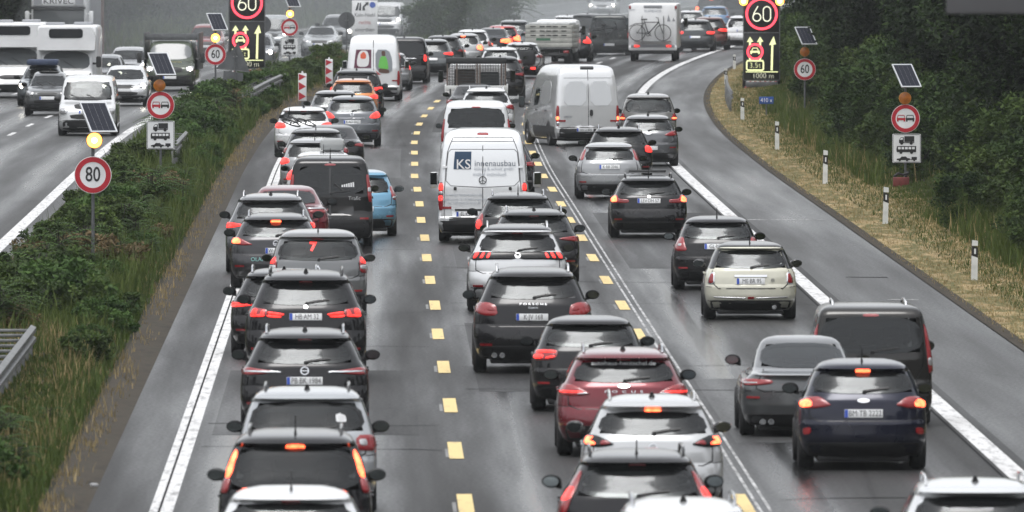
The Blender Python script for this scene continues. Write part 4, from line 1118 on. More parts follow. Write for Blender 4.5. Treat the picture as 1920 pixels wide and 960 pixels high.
rr_, shr_, p_, l_ = car('hatchback', 'white car with dark bundled bicycles on a rear carrier', 978, 79, 1.78, 1.50, (.62, .63, .64), lamps=[(std(.55, .66, .7), 0)], plate_at=(0, .40, None), tint=.4)
car('sport_utility_car', 'dark SUV with a lit right lamp, right of the planked tipper truck', 1070, 50, 1.85, 1.62, (.03, .032, .036), 'suv', cat='suv', lamps=[([(.62, .54), (1.02, .53), (1.02, .62), (.90, .74), (.84, .64), (.64, .62)], 1)], plate_at=(0, .45, None), tint=.1)
car('estate_car', 'white estate beyond the dark SUV by the tipper truck', 1062, 28, 1.80, 1.55, WHT, 'suv', lamps=[(std(.55, .64, .7), 1)], plate_at=(0, .45, None), tint=.2)
rk_, shk_, p_, l_ = car('dark_van', 'dark van with bicycles hung on its tail, left of the motorhome', 1142, 26, 1.92, 1.98, (.022, .026, .026), 'van', cat='van', L=5.0, lamps=[([(.90, .42), (.985, .42), (.985, .55), (.92, .55)], 0)], win=(.585, .91, .86), plate_at=(0, .26, None), tint=.2)
car('dark_van', 'dark van partly hidden left of the one with bicycles', 1100, 25, 1.85, 1.75, (.03, .033, .036), 'mpv', cat='van', lamps=[(std(.52, .62, .7), 0)], plate_at=(0, .4, None), tint=.2)
# --- right lane
car('estate_car', 'white estate with black side glass entering at the bottom right corner', 1836, 899, 1.80, 1.49, (.70, .715, .73), 'suv', L=4.6, rails='body', ant='fin', lamps=[(std(),)], win=(.68, .90, .85), plate_at=(0, .4, None), tint=.4, mirror=BLACK)
r_, sh_, p_, l_ = car('small_car', 'dark navy hatchback with all three brake lights lit, plate BM TB 2222', 1620, 673, 1.74, 1.48, (.007, .009, .024), 'hatch', L=4.05, ant='rod',
    lamps=[([(.52, .60), (.70, .575), (.98, .565), (1.05, .63), (.95, .675), (.74, .675), (.56, .62)], 0), ([(.80, .58), (.98, .575), (1.03, .62), (.93, .655), (.82, .63)], 2)],
    win=(.705, .905, .88), third=2, plate_at=(0, .525, 'BM·TB 2222'), emblem=('oval', .64), tint=.22, refl=None, black=.26)
for sg in (-1, 1): sh_.patch('fog_lamp', RED_OFF, r_, [(sg*.82, .34), (sg*.93, .33), (sg*.93, .39), (sg*.82, .40)], off=.012, depth=.03, rd=1, N=14)
car('coupe', 'grey coupe with twin exhausts beside the dark navy hatchback', 1508, 633, 1.81, 1.40, (.10, .105, .11), 'coupe', cat='coupe', L=4.7, lamps=[([(.50, .555), (.72, .535), (1.02, .525), (1.12, .565), (.98, .60), (.55, .595)], 0), ([(.74, .55), (.98, .545), (1.0, .56), (.74, .565)], 3)], win=(.70, .935, .86), exhaust=3, plate_at=(.18, .345, 'K·XA 63'), ant=None, tint=.42, black=.24, refl=.40)
r_, sh_, p_, l_ = car('people_carrier', 'brown-black people carrier with slim tall lamps and silver roof rails', 1634, 568, 1.80, 1.78, (.022, .021, .020), 'van', cat='people carrier', L=4.4, rails='silver', ant=None,
    lamps=[([(.93, .44), (1.02, .43), (1.0, .78), (.955, .86)], 0), ([(.935, .50), (1.0, .50), (1.0, .57), (.94, .57)], 3)], win=(.60, .905, .84), third=1, plate_at=(0, .38, None), tint=.07, mirror=BLACK, gate=True, bumperseam=.34)
r_, sh_, p_, l_ = car('small_car', 'small cream car with black roof, plate ME BR 95', 1408, 453, 1.69, 1.41, (.63, .62, .52), 'hatch', L=3.65, ant='rod', roof=(.012, .012, .013), metal=.05,
    lamps=[([(.775, .465), (.93, .465), (.90, .60), (.85, .625), (.80, .60)], 6), ([(.79, .475), (.915, .475), (.885, .595), (.85, .612), (.81, .595)], 0)], win=(.665, .905, .85), plate_at=(0, .505, 'ME·BR 95'), emblem=None, tint=.42, mirror=GLOSSBLACK, black=.26, refl=None, exhaust=1, bumperseam=.41)
sh_.strip('chrome_handle', CHROME, r_, [(-.36, .572), (.36, .572)], .05, off=.02, h=.02)
sh_.strip('chrome_strip', CHROME, r_, [(-.80, .30), (-.12, .288)], .025, off=.016)
sh_.strip('chrome_strip', CHROME, r_, [(.12, .288), (.80, .30)], .025, off=.016)
sh_.patch('fog_lamp', RED_OFF, r_, [(-.07, .278), (.07, .278), (.07, .305), (-.07, .305)], off=.014, depth=.02, rd=0, N=10)
sh_.patch('round_sticker', mat('sticker_grey', (.25, .25, .22), .5), r_, [(.44, .50), (.52, .50), (.52, .54), (.44, .54)], off=.008, depth=.004, rd=2, N=14)
for sg in (-1, 1):
    sh_.patch('window_pillar', GLOSSBLACK, r_, [(sg*.86, .665), (sg*1.0, .665), (sg*1.0, .91), (sg*.86, .91)], off=.008, depth=.01, rd=0, N=20)
car('hatchback', 'black hatchback with unlit triangular red lamp beside the small cream car', 1346, 405, 1.70, 1.44, (.012, .012, .014), 'hatch', L=4.1, ant='rod', lamps=[([(.70, .545), (.98, .535), (1.04, .60), (1.0, .72), (.90, .73), (.80, .63)], 0), ([(.86, .60), (.95, .60), (.95, .64), (.86, .64)], 3)], win=(.70, .905, .86), plate_at=(0, .60, 'GL·MT 28'), emblem=None, tint=.55, mirror=None)
r_, sh_, p_, l_ = car('estate_car', 'black estate with a raised sunroof, plate LEV DH 57', 1217, 329, 1.74, 1.40, (.010, .010, .012), 'suv', L=4.45, rails='body', ant='rod',
    lamps=[([(.53, .575), (.80, .57), (1.0, .575), (1.08, .66), (1.0, .71), (.90, .69), (.82, .635), (.55, .63)], 0), ([(.82, .585), (.98, .58), (1.03, .64), (.96, .69), (.88, .66)], 2), ([(.56, .60), (.78, .60), (.78, .625), (.56, .62)], 0)], win=(.695, .90, .84), plate_at=(0, .605, 'LEV·DH 57'), emblem=('disc', .672), tint=.35, bumperseam=.50)
MB().box((0, 2.35, 1.47), (.85, .75, .035), .012, Matrix.Rotation(R(-4), 3, 'X')).build('sunroof', GLOSSBLACK, r_)
car('hatchback', 'silver hatchback with tall lamps beside its rear window, plate K RB 2046', 1143, 267, 1.70, 1.43, (.33, .34, .35), 'hatch', L=4.15, lamps=[([(.87, .70), (1.04, .68), (.98, .87), (.92, .89)], 0)], win=(.69, .90, .80), plate_at=(0, .575, 'K·RB 2046'), emblem=('oval', .685), tint=.4, ant=None, bumperseam=.46, mirror=None)
car('sport_utility_car', 'black SUV with silver rails right behind the silver hatchback', 1161, 238, 1.80, 1.52, (.014, .014, .016), 'suv', cat='suv', L=4.4, rails='silver', lamps=[([(.80, .57), (1.03, .56), (1.05, .65), (.92, .69), (.82, .66)], 1)], win=(.69, .90, .87), plate_at=(0, .52, None), tint=.06)
car('hatchback', 'mid grey hatchback in front of the silver-grey compact in the right lane', 1216, 215, 1.73, 1.46, (.13, .135, .145), 'hatch', L=4.0, lamps=[([(.52, .605), (.80, .59), (1.04, .62), (1.08, .69), (.94, .70), (.70, .655)], 0)], win=(.69, .90, .85), plate_at=(0, .36, None), emblem=('oval', .64), tint=.5, refl=.36)
car('hatchback', 'silver-grey compact farthest up the dashed right lane beside the white panel van', 1216, 175, 1.74, 1.57, (.28, .28, .275), 'mpv', L=3.8, lamps=[([(.82, .47), (1.02, .46), (1.0, .62), (.88, .60)], 0), ([(.84, .50), (1.0, .50), (1.0, .54), (.85, .54)], 2)], win=(.63, .905, .86), plate_at=(0, .40, None), tint=.5, rails=None)
# white panel van crossing lanes
r_, sh_, p_, l_ = car('panel_van', 'long white panel van with black bumper angled across the lanes', 1103, 121, 2.0, 2.50, (.72, .73, .74), 'hvan', cat='van', L=6.0, windows=False, black=.235, ant=None, gate=False, yaw=.185, third=0,
    lamps=[([(.89, .25), (.985, .25), (.985, .50), (.90, .50)], 0), ([(.90, .32), (.98, .32), (.98, .37), (.90, .37)], 2), ([(.89, .26), (.98, .26), (.98, .30), (.89, .30)], 3)], plate_at=(-.10, .20, 'HH·LI 800'), mirror=BLACK)
sh_.strip('door_seam', SEAMG, r_, [(.02, .24), (.02, .94)], .022, off=.004)
sh_.strip('door_crease', SEAMG, r_, [(-.82, .84), (.82, .84)], .016, off=.003)
sh_.patch('door_panel', paint((.66, .68, .70), .0), r_, [(-.78, .50), (-.05, .50), (-.05, .80), (-.74, .80)], off=.006, depth=.01, rd=1, N=24)
sh_.patch('door_panel', paint((.66, .68, .70), .0), r_, [(.78, .50), (.09, .50), (.09, .80), (.74, .80)], off=.006, depth=.01, rd=1, N=24)
sh_.patch('door_handle', BLACK, r_, [(.06, .37), (.16, .37), (.16, .45), (.06, .45)], off=.02, depth=.03, rd=2, N=14)
sh_.patch('camera_housing', BLACK, r_, [(-.25, .945), (.25, .945), (.25, .965), (-.25, .965)], off=.05, depth=.06, rd=0, N=14)
text('badge_lettering', 'IVECO', .09, LGREY, r_, M=sh_.frame('rear', -.62, .36, .014), ext=.001)
sh_.patch('side_panel', paint((.62, .63, .64), .0), r_, [(-.22, .50), (-.62, .50), (-.62, .80), (-.22, .80)], 'side', off=.006, depth=.01, rd=1, N=24)
sh_.patch('sill_trim', BLACK, r_, [(-.02, .10), (-.72, .10), (-.72, .24), (-.02, .24)], 'side', off=.010, depth=.02, rd=0, N=40)
car('sport_utility_car', 'dark grey SUV with two lit lamps right of the motorhome', 1303, 36, 1.86, 1.58, (.045, .05, .055), 'suv', cat='suv', lamps=[([(.62, .55), (1.0, .54), (1.02, .63), (.64, .63)], 1)], plate_at=(0, .45, None), tint=.2, emblem=None)
car('sport_utility_car', 'dark red SUV right of the dark grey SUV by the motorhome', 1329, 31, 1.84, 1.65, (.13, .03, .025), 'suv', cat='suv', lamps=[([(.50, .58), (1.0, .55), (1.02, .64), (.52, .64)], 1)], plate_at=(0, .42, None), tint=.1)
car('small_car', 'light blue car in the far right queue', 1339, 11, 1.76, 1.50, (.12, .25, .46), lamps=[(std(.55, .64, .7), 0)], plate_at=(0, .42, None), tint=.5)
car('sport_utility_car', 'white SUV nearly touching the left side of the big lit sign', 1391, 29, 1.84, 1.66, WHT, 'suv', cat='suv', lamps=[(std(.55, .64, .8), 0)], plate_at=(0, .55, None), tint=.4)
car('hatchback', 'white car between motorhome and light blue car', 1293, 19, 1.78, 1.48, WHT, lamps=[(std(.55, .64, .7), 0)], plate_at=(0, .42, None), tint=.4)
car('dark_van', 'dark car with lit high brake lamp at the top edge, above the light blue car', 1333, -6, 1.86, 1.65, (.04, .042, .045), 'mpv', lamps=[(std(.52, .66, .78), 2)], third=2, plate_at=(0, .42, None), tint=.4)
car('dark_van', 'dark grey van at the top edge beside the big lit sign', 1379, -8, 1.92, 1.9, (.06, .062, .066), 'van', cat='van', lamps=[([(.90, .42), (.985, .42), (.985, .6), (.92, .6)], 0)], win=(.585, .91, .86), plate_at=(0, .26, None), tint=.3)

# --- opposing carriageway (fronts)
OPG = dict(opposing=True)
car('minivan', 'white van facing the viewer, nearest on the opposite carriageway', 163, 141, 1.90, 1.93, (.72, .73, .74), 'van', cat='van', L=4.9, heads=[(.66, .46), (.95, .46), (.97, .40), (.92, .36), (.70, .37)], black=.27, mirror=BLACK, tint=.3, headlit=2, **OPG)
car('small_car', 'grey small off-roader facing the viewer, left of the white van', 88, 134, 1.62, 1.52, (.13, .135, .14), 'suv', L=3.8, headlit=2, **OPG)
ro_, sho_, p_, l_ = car('sport_utility_car', 'blue-grey car with a dark blue load on its roof, facing the viewer', 76, 122, 1.76, 1.48, (.16, .18, .20), 'suv', L=4.4, headlit=1, **OPG)
car('hatchback', 'white hatchback facing the viewer with headlamps lit', 232, 123, 1.78, 1.46, (.74, .75, .76), 'hatch', L=4.25, headlit=1, **OPG)
car('saloon_car', 'silver car facing the viewer behind the white hatchback', 237, 88, 1.80, 1.48, (.34, .35, .36), 'hatch', L=4.4, headlit=1, **OPG)
car('hatchback', 'grey car facing the viewer, beside the motorhome with dark roof window', 191, 102, 1.76, 1.48, (.20, .21, .22), 'hatch', headlit=1, **OPG)
car('sport_utility_car', 'misty red-roofed SUV facing the viewer, left of the small left 60 sign', 383, 45, 1.84, 1.70, (.26, .05, .05), 'suv', cat='suv', headlit=2, **OPG)
car('minivan', 'silver van facing the viewer behind the left lit sign', 505, 28, 1.90, 1.90, (.40, .42, .43), 'van', cat='van', headlit=1, **OPG)
car('saloon_car', 'silver saloon facing the viewer beyond the bushes', 598, 48, 1.80, 1.46, (.42, .44, .45), 'sedan', headlit=2, **OPG)
car('sport_utility_car', 'grey SUV facing the viewer, behind the round sign back', 628, 27, 1.84, 1.68, (.22, .23, .24), 'suv', cat='suv', headlit=1, **OPG)
car('minivan', 'white van facing the viewer right of the exit sign', 720, 4, 1.90, 1.92, (.74, .75, .76), 'van', cat='van', headlit=1, **OPG)
car('hatchback', 'silver car facing the viewer above the median bush', 797, 25, 1.78, 1.50, (.42, .44, .45), 'hatch', headlit=2, **OPG)
car('minivan', 'silver van facing the viewer behind the feathery shrub', 842, 5, 1.90, 1.85, (.42, .44, .45), 'van', cat='van', headlit=2, **OPG)
car('sport_utility_car', 'grey SUV facing the viewer with one bright lamp by the feathery shrub', 872, 9, 1.84, 1.70, (.20, .21, .22), 'suv', cat='suv', headlit=1, **OPG)
car('saloon_car', 'white saloon facing the viewer at the top edge above the dark van', 1128, -12, 1.80, 1.46, (.72, .73, .74), 'hatch', headlit=1, **OPG)
car('sport_utility_car', 'dark misty car facing the viewer beside the left lit sign', 475, 62, 1.84, 1.65, (.16, .17, .18), 'suv', cat='suv', headlit=1, **OPG)

# ------------------------------------------------------------------ bicycles
def bicycle(label, root_M, dark=True, tilt=None, name='bicycle', group='bicycles carried on vehicles'):
    t = thing(name, label, 'bicycle', group=group)
    t.matrix_world = root_M
    fm = mat('bike_frame', (.03, .03, .033), .4, .3) if dark else mat('bike_frame_silver', (.45, .46, .47), .35, .6)
    for x in (-.53, .53):
        MB().ring(.345, .315, -.02, .02, 30, (x, 0, .345)).build('bicycle_wheel', RUBBER, t)
        sp = MB()
        for k in range(10):
            a = math.pi*k/10; c, s = math.cos(a)*.32, math.sin(a)*.32
            sp.tube([(x - c, 0, .345 - s), (x + c, 0, .345 + s)], .0035, 4)
        sp.tube([(x, -.04, .345), (x, .04, .345)], .03, 8)
        sp.build('spokes', GALV, t)
    b = MB()
    bb, st, hd, ra, fa = (-.08, 0, .30), (-.22, 0, .78), (.36, 0, .78), (-.53, 0, .345), (.53, 0, .345)
    for p, q, r in ((bb, st, .018), (bb, hd, .024), (st, hd, .018), (ra, bb, .014), (ra, st, .012), (hd, fa, .016), (hd, (.33, 0, .92), .018)):
        b.tube([p, q], r, 7)
    b.build('bicycle_frame', fm, t)
    MB().box((-.25, 0, .90), (.26, .13, .05), .02).tube([(-.22, 0, .78), (-.245, 0, .89)], .013, 6).build('saddle', BLACK, t)
    MB().tube([(.25, -.28, .98), (.34, -.12, .95), (.33, 0, .94), (.34, .12, .95), (.25, .28, .98)], .014, 7).build('handlebar', BLACK, t)
    MB().ring(.10, .075, -.008, .008, 20, (-.08, -.03, .30)).tube([(-.08, -.05, .30), (.06, -.05, .20)], .012, 6).build('crank', BLACK, t)
    MB().tube([(-.86, 0, .60), (-.62, 0, .72), (-.28, 0, .74)], .016, 6).build('luggage_rack', BLACK, t)
    return t
# on the roof of the dark grey car
bicycle('black bicycle lying on the roof of the dark grey car', rb_.matrix_basis @ Matrix.Translation((-.25, 2.0, 1.53)) @ Matrix.Rotation(R(62), 4, 'Z') @ Matrix.Rotation(R(-68), 4, 'X') @ Matrix.Scale(.8, 4))
bicycle('bicycle strapped to the carrier of the white car, outer one', rr_.matrix_basis @ Matrix.Translation((.12, -.45, .45)) @ Matrix.Rotation(R(8), 4, 'Z'))
bicycle('bicycle strapped to the carrier of the white car, inner one', rr_.matrix_basis @ Matrix.Translation((-.05, -.22, .45)) @ Matrix.Rotation(R(172), 4, 'Z'))
cv = tag(MB().box((.05, -.34, .86), (1.1, .40, .66), .16).build('bicycle_cover', mat('dark_cover', (.016, .017, .019), .7, noise=.4, nscale=5), None), 'dark cover bundled round the bicycles on the white car', 'cover'); cv.matrix_world = rr_.matrix_basis
MB().box((0, -.33, .42), (1.3, .5, .06), .02).build('bicycle_carrier', BLACK, rr_)
for sg in (-1, 1): MB().box((sg*.5, -.6, .42), (.2, .03, .10), .01).build('carrier_lamp', RED_ON, rr_)
bicycle('bicycle hung on the tail of the dark van', rk_.matrix_basis @ Matrix.Translation((0, -.22, .60)))

# load on the blue-grey car
lo_ = tag(MB().box((0, 2.2, 1.58), (1.15, 1.3, .22), .07).build('roof_load', mat('tarp_navy', (.03, .045, .09), .6, noise=.3), None), 'dark blue wrapped load on the roof of the blue-grey car', 'roof load'); lo_.matrix_world = ro_.matrix_basis

# ------------------------------------------------------------------ motorhomes and trucks
WBODY = mat('caravan_white', (.78, .79, .80), .35, noise=.05, nscale=2, coat=.4)
CAVGREY = mat('caravan_grey', (.30, .31, .33), .4)
def motorhome_rear():
    t, ppm = vehicle_root('motorhome', 'white motorhome seen from behind with a bicycle on its back wall', 'motorhome', 1224, 6, 2.68, L=6.8)
    W, H, L = 2.26, 2.68, 6.8
    MB().box((0, L*.5 - .4, 1.62), (W, L - .8, 2.1), .12).build('body', WBODY, t)
    MB().box((0, .08, .62), (W, .22, .26), .08).build('rear_bumper', WBODY, t)
    MB().box((0, -.035, .71), (W*.9, .05, .13), .02).build('lamp_bar', CAVGREY, t)
    for sg in (-1, 1):
        MB().box((sg*.74, -.07, .71), (.24, .03, .10), .02).build('tail_lamp', RED_ON, t)
        MB().box((sg*1.06, -.01, 2.50), (.10, .03, .16), .02).build('marker_lamp', RED_OFF, t)
    MB().box((0, -.012, 2.54), (.85, .03, .11), .03).build('high_brake_lamp', CAVGREY, t)
    MB().box((0, 2.5, .45), (W*.86, 5, .22), .04).build('underbody', BLACK, t)
    add_wheels(t, W*.94, [1.3, L - 1.2], .34, .23)
    text('lettering', 'FLAMENCO', .15, LLGREY, t, loc=(0, -.006, 2.32), rot=(R(90), 0, 0))
    text('lettering', 'LMC', .10, LLGREY, t, loc=(-.92, -.006, 2.38), rot=(R(90), 0, 0))
    MB().prism([(0, 0), (.16, 0), (.06, .34)], -.008, -.002, (.66, 0, 1.85)).prism([(.0, 0), (.14, .03), (.05, .18)], -.008, -.002, (.9, 0, 1.85)).build('printed_logo', CAVGREY, t)
    MB().tube([(-.5, -.06, .95), (-.5, -.06, 2.1)], .02, 6).tube([(.5, -.06, .95), (.5, -.06, 2.1)], .02, 6).box((0, -.16, .92), (1.7, .22, .04), .01).build('bicycle_rack', GALV, t)
    mirrors(t, W*.98, L - 1.0, 1.75, BLACK, .2, .2, 1, .25, True)
    bpy.context.view_layer.update()
    bicycle('silver-framed bicycle on the back wall of the motorhome', t.matrix_basis @ Matrix.Translation((-.12, -.20, .94)) @ Matrix.Scale(1.12, 4), dark=True)
motorhome_rear()

def motorhome_front(name, label, cx, yt, H, W, alcove):
    L = 6.5
    t, ppm = vehicle_root(name, label, 'motorhome', cx, yt, H, True, L)
    b = MB().box((0, (L - 1.6)/2, H*.5 + .28), (W, L - 1.6, H - .56), .16)
    if alcove: b.prism([(-W/2 + .06, H*.68), (W/2 - .06, H*.68), (W/2 - .02, H*.84), (W/2 - .16, H*.98), (-W/2 + .16, H*.98), (-W/2 + .02, H*.84)], L - 2.2, L - .75)
    b.build('body', WBODY, t)
    if alcove: MB().prism(rrect(W*.56, .34, .1, 0, H*.90), L - .76, L - .735).build('roof_window', mat('dark_pane', (.02, .022, .025), .12), t)
    sh = Shell(2.06, L, H*.835, WP['hvan'], RP['hvan'], FP['hvan'], 7, .22, .6)
    sh.body('cab', WBODY, t, [x[0] for x in WP['hvan']] + [.5, .71], [0, .3, .6, .86, .94, .985, 1], [0, .3, .6, .88, 1], [])
    vb, vt = .50, .79
    sh.patch('windscreen', mat('misty_windscreen', (.12, .13, .135), .10), t, [(-.9, vb), (.9, vb), (.9, vt), (-.9, vt)], 'front', off=.01, depth=.01, rd=2, N=30)
    for sg in (-1, 1):
        sh.patch('headlamp', CLEAR, t, [(sg*.62, .36), (sg*.95, .37), (sg*.95, .43), (sg*.66, .42)], 'front', off=.012, depth=.03, rd=1, N=16)
    p, n_ = sh.pn('front', -.8, .395)
    MB().lathe([(.001, .05), (.06, .04), (.085, 0)], 12, None, p).build('headlamp_bulb', HEAD_ON, t)
    sh.patch('grille', BLACK, t, [(-.52, .30), (.52, .30), (.52, .37), (-.52, .37)], 'front', off=.01, depth=.02, rd=1, N=18)
    sh.patch('bumper_trim', BLACK, t, [(-1, .10), (1, .10), (1, .22), (-1, .22)], 'front', off=.01, depth=.02, rd=0, N=24)
    for x in (-.4, .25): sh.strip('wiper', BLACK, t, [(x, vb + .02), (x + .5, vb + .14)], .03, 'front', off=.02)
    add_wheels(t, 2.0, [1.4, L - 1.0], .34, .23)
    MB().box((0, L*.5, .38), (1.7, L - 1, .2), .03).build('underbody', BLACK, t)
    mirrors(t, 2.05, L - 1.2, 1.5, BLACK, .2, .2, 1, .18, True)
    for x, y in ((-.5, 2.0), (.5, 3.2)): MB().box((x, y, H + .04), (.7, .5, .14), .04).build('roof_hatch', CAVGREY, t)
motorhome_front('motorhome', 'white alcove motorhome with dark roof window facing the viewer', 122, 48, 2.85, 2.26, True)
motorhome_front('motorhome', 'white motorhome at the left edge facing the viewer', 24, 43, 2.85, 2.26, True)

def big_truck():
    L = 10.0
    t, ppm = vehicle_root('lorry', 'tall white lorry with name board over the windscreen, facing the viewer', 'lorry', 110, -36, 3.9, True, L)
    MB().box((0, L - 1.15, 2.05), (2.45, 2.2, 2.7), .16).build('cab', WBODY, t)
    MB().prism([(-1.18, 0), (1.18, 0), (1.05, .75), (-1.05, .75)], L - 2.0, L - .3, (0, 0, 3.15)).build('wind_deflector', WBODY, t)
    MB().box((0, L - .03, 3.0), (2.3, .12, .42), .04).build('name_board', SIGNWHITE, t)
    text('name_lettering', 'KRIVEC', .36, SIGNBLACK, t, loc=(0, L + .035, 3.0), rot=(R(90), 0, R(180)), sx=1.15)
    for sg in (-1, 1): MB().box((sg*.92, L + .035, 3.0), (.36, .012, .30), .0).build('name_board_emblem', CAVGREY, t)
    MB().box((0, L - .04, 2.15), (2.25, .06, .95), .02).build('windscreen', mat('misty_windscreen', (.12, .13, .135), .10), t)
    MB().prism([(-1.2, 2.66), (1.2, 2.66), (1.2, 2.76), (-1.2, 2.76)], L - .02, L + .22).build('sun_visor', BLACK, t)
    MB().box((0, L - .03, 1.25), (1.7, .06, .6), .03).build('grille', BLACK, t)
    MB().box((0, L - .05, .65), (2.48, .25, .5), .06).build('front_bumper', WBODY, t)
    for sg in (-1, 1):
        MB().box((sg*.95, L + .04, .75), (.42, .06, .22), .04).build('headlamp', CLEAR, t)
        MB().box((sg*.75, L + .01, 2.86), (.14, .06, .06), .02).build('marker_lamp', HEAD_ON if False else CLEAR, t)
        MB().box((sg*1.42, L - .4, 2.2), (.2, .2, .75), .06).tube([(sg*1.2, L - .4, 2.45), (sg*1.42, L - .4, 2.45)], .025, 6).build('wing_mirror', WBODY, t)
    MB().box((0, (L - 2.6)/2, 2.3), (2.5, L - 2.6, 2.9), .05).build('cargo_box', CAVGREY, t)
    add_wheels(t, 2.4, [1.5, 2.8, L - 1.3], .5, .3)
    MB().box((0, L*.5, .75), (1.2, L - .8, .3), .03).build('chassis', BLACK, t)
big_truck()

def small_truck_front():
    L = 6.0
    t, ppm = vehicle_root('light_truck', 'dark olive light truck facing the viewer with headlamps lit', 'truck', 318, 63, 2.25, True, L)
    ol = paint((.07, .085, .06), .2)
    sh = Shell(2.0, L, 2.05, WP['van'], RP['van'], FP['van'], 6, .3, .6)
    vs = [x[0] for x in WP['van']] + [x[0] for x in FP['van']]
    sh.body('cab', ol, t, vs, [0, .3, .6, .86, .94, .985, 1], [0, .3, .6, .88, 1], [])
    sh.patch('windscreen', mat('misty_windscreen', (.12, .13, .135), .10), t, [(-.9, .60), (.9, .60), (.9, .90), (-.9, .90)], 'front', off=.01, depth=.01, rd=2, N=30)
    for sg in (-1, 1):
        sh.patch('headlamp', CLEAR, t, [(sg*.66, .38), (sg*.96, .38), (sg*.97, .48), (sg*.70, .47)], 'front', off=.012, depth=.03, rd=1, N=16)
        p, n_ = sh.pn('front', sg*.82, .42)
        MB().lathe([(.001, .05), (.06, .04), (.085, 0)], 12, None, p).build('headlamp_bulb', HEAD_ON, t)
        MB().box((sg*1.06, 2.4, 1.55), (.05, 4.6, 1.45), .01).build('side_board', POSTGREY, t)
    MB().box((0, 4.3, 2.12), (2.16, .08, .26), .01).build('head_board', POSTGREY, t)
    sh.patch('grille', BLACK, t, [(-.55, .36), (.55, .36), (.5, .46), (-.5, .46)], 'front', off=.01, depth=.02, rd=1, N=18)
    sh.patch('bumper_trim', BLACK, t, [(-1, .10), (1, .10), (1, .30), (-1, .30)], 'front', off=.01, depth=.02, rd=0, N=24)
    text('name_lettering', 'Gartenbau', .12, mat('letter_yellow', (.5, .45, .15), .5), t, M=sh.frame('front', -.2, .55, .014))
    plate(t, sh, 'front', 0, .26, None, 0)
    add_wheels(t, 1.95, [1.3, L - 1.0], .36, .24)
    mirrors(t, 2.05, L - 1.15, 1.3, BLACK, .2, .2, 1, .22, True)
    MB().box((0, L*.5, .45), (1.6, L - 1, .22), .03).build('underbody', BLACK, t)
small_truck_front()

PLANKM = mat('plank_beige', (.40, .40, .37), .6, noise=.25, nscale=3)
def dropside_truck():
    L = 6.0
    t, ppm = vehicle_root('dropside_truck', 'white dropside truck carrying a dark mesh cage, seen from behind', 'truck', 893, 110, 2.20, L=L, back=.5)
    W = 2.08
    for k in range(2): MB().box((0, 0, 1.02 + .19*k), (W, .05, .18), .008).build('tailboard_plank', mat('dropside_white', (.62, .63, .62), .5, noise=.15, nscale=3), t)
    for sg in (-1, 1):
        MB().box((sg*W/2, 2.0, 1.12), (.05, 3.9, .38), .01).build('side_board', WBODY, t)
        MB().box((sg*.88, -.04, 1.06), (.05, .04, .26), .01).build('tailboard_latch', BLACK, t)
        MB().box((sg*.86, -.03, .75), (.30, .06, .13), .02).build('tail_lamp', RED_OFF, t)
    MB().box((0, 2.0, .88), (W*.98, 4.0, .10), .01).build('load_bed', GALV, t)
    cg = MB()
    for x in (-.98, -.66, 0.02, .12, .86, .98): cg.tube([(x, .15, 1.25), (x, .15, 2.1)], .022, 6)
    cg.build('cage_post', mat('cage_rust', (.16, .12, .10), .6, noise=.4), t)
    ms = MB()
    for y in (.16, 3.6):
        for k in range(9): ms.tube([(-1.0, y, 1.28 + .095*k), (1.0, y, 1.28 + .095*k)], .014, 5)
        for k in range(24): ms.tube([(-1.0 + .087*k, y, 1.25), (-1.0 + .087*k, y, 2.1)], .007, 4)
    for sg in (-1, 1):
        for k in range(9): ms.tube([(sg*1.0, .16, 1.28 + .095*k), (sg*1.0, 3.6, 1.28 + .095*k)], .014, 5)
    ms.build('cage_mesh', BLACK, t)
    MB().box((0, .14, 2.14), (2.04, .06, .18), .01).box((0, 1.9, 2.19), (2.04, 3.5, .03), .0).build('cage_roof', mat('cage_dark', (.02, .021, .023), .6), t)
    MB().box((-.40, 1.2, 1.55), (.7, 1.2, .55), .05).build('load_crate', mat('load_brown', (.06, .045, .035), .8, noise=.4), t)
    MB().box((.45, 1.0, 1.5), (.66, 1.0, .45), .05).build('load_crate', mat('load_grey', (.04, .05, .05), .7, noise=.4), t)
    MB().box((0, L - 1.0, 1.25), (1.95, 1.9, 1.5), .2).build('cab', WBODY, t)
    MB().box((0, L*.45, .6), (1.0, L*.8, .25), .02).build('chassis', BLACK, t)
    add_wheels(t, 1.95, [1.2, L - 1.1], .36, .34)
    mirrors(t, 2.05, L - 1.4, 1.55, BLACK, .2, .2, 1, .2, True)
    plate(t, Shell(2, 5, 2, WP['van'], RP['van'], FP['van']), 'rear', 0, .30, None, 0)
dropside_truck()
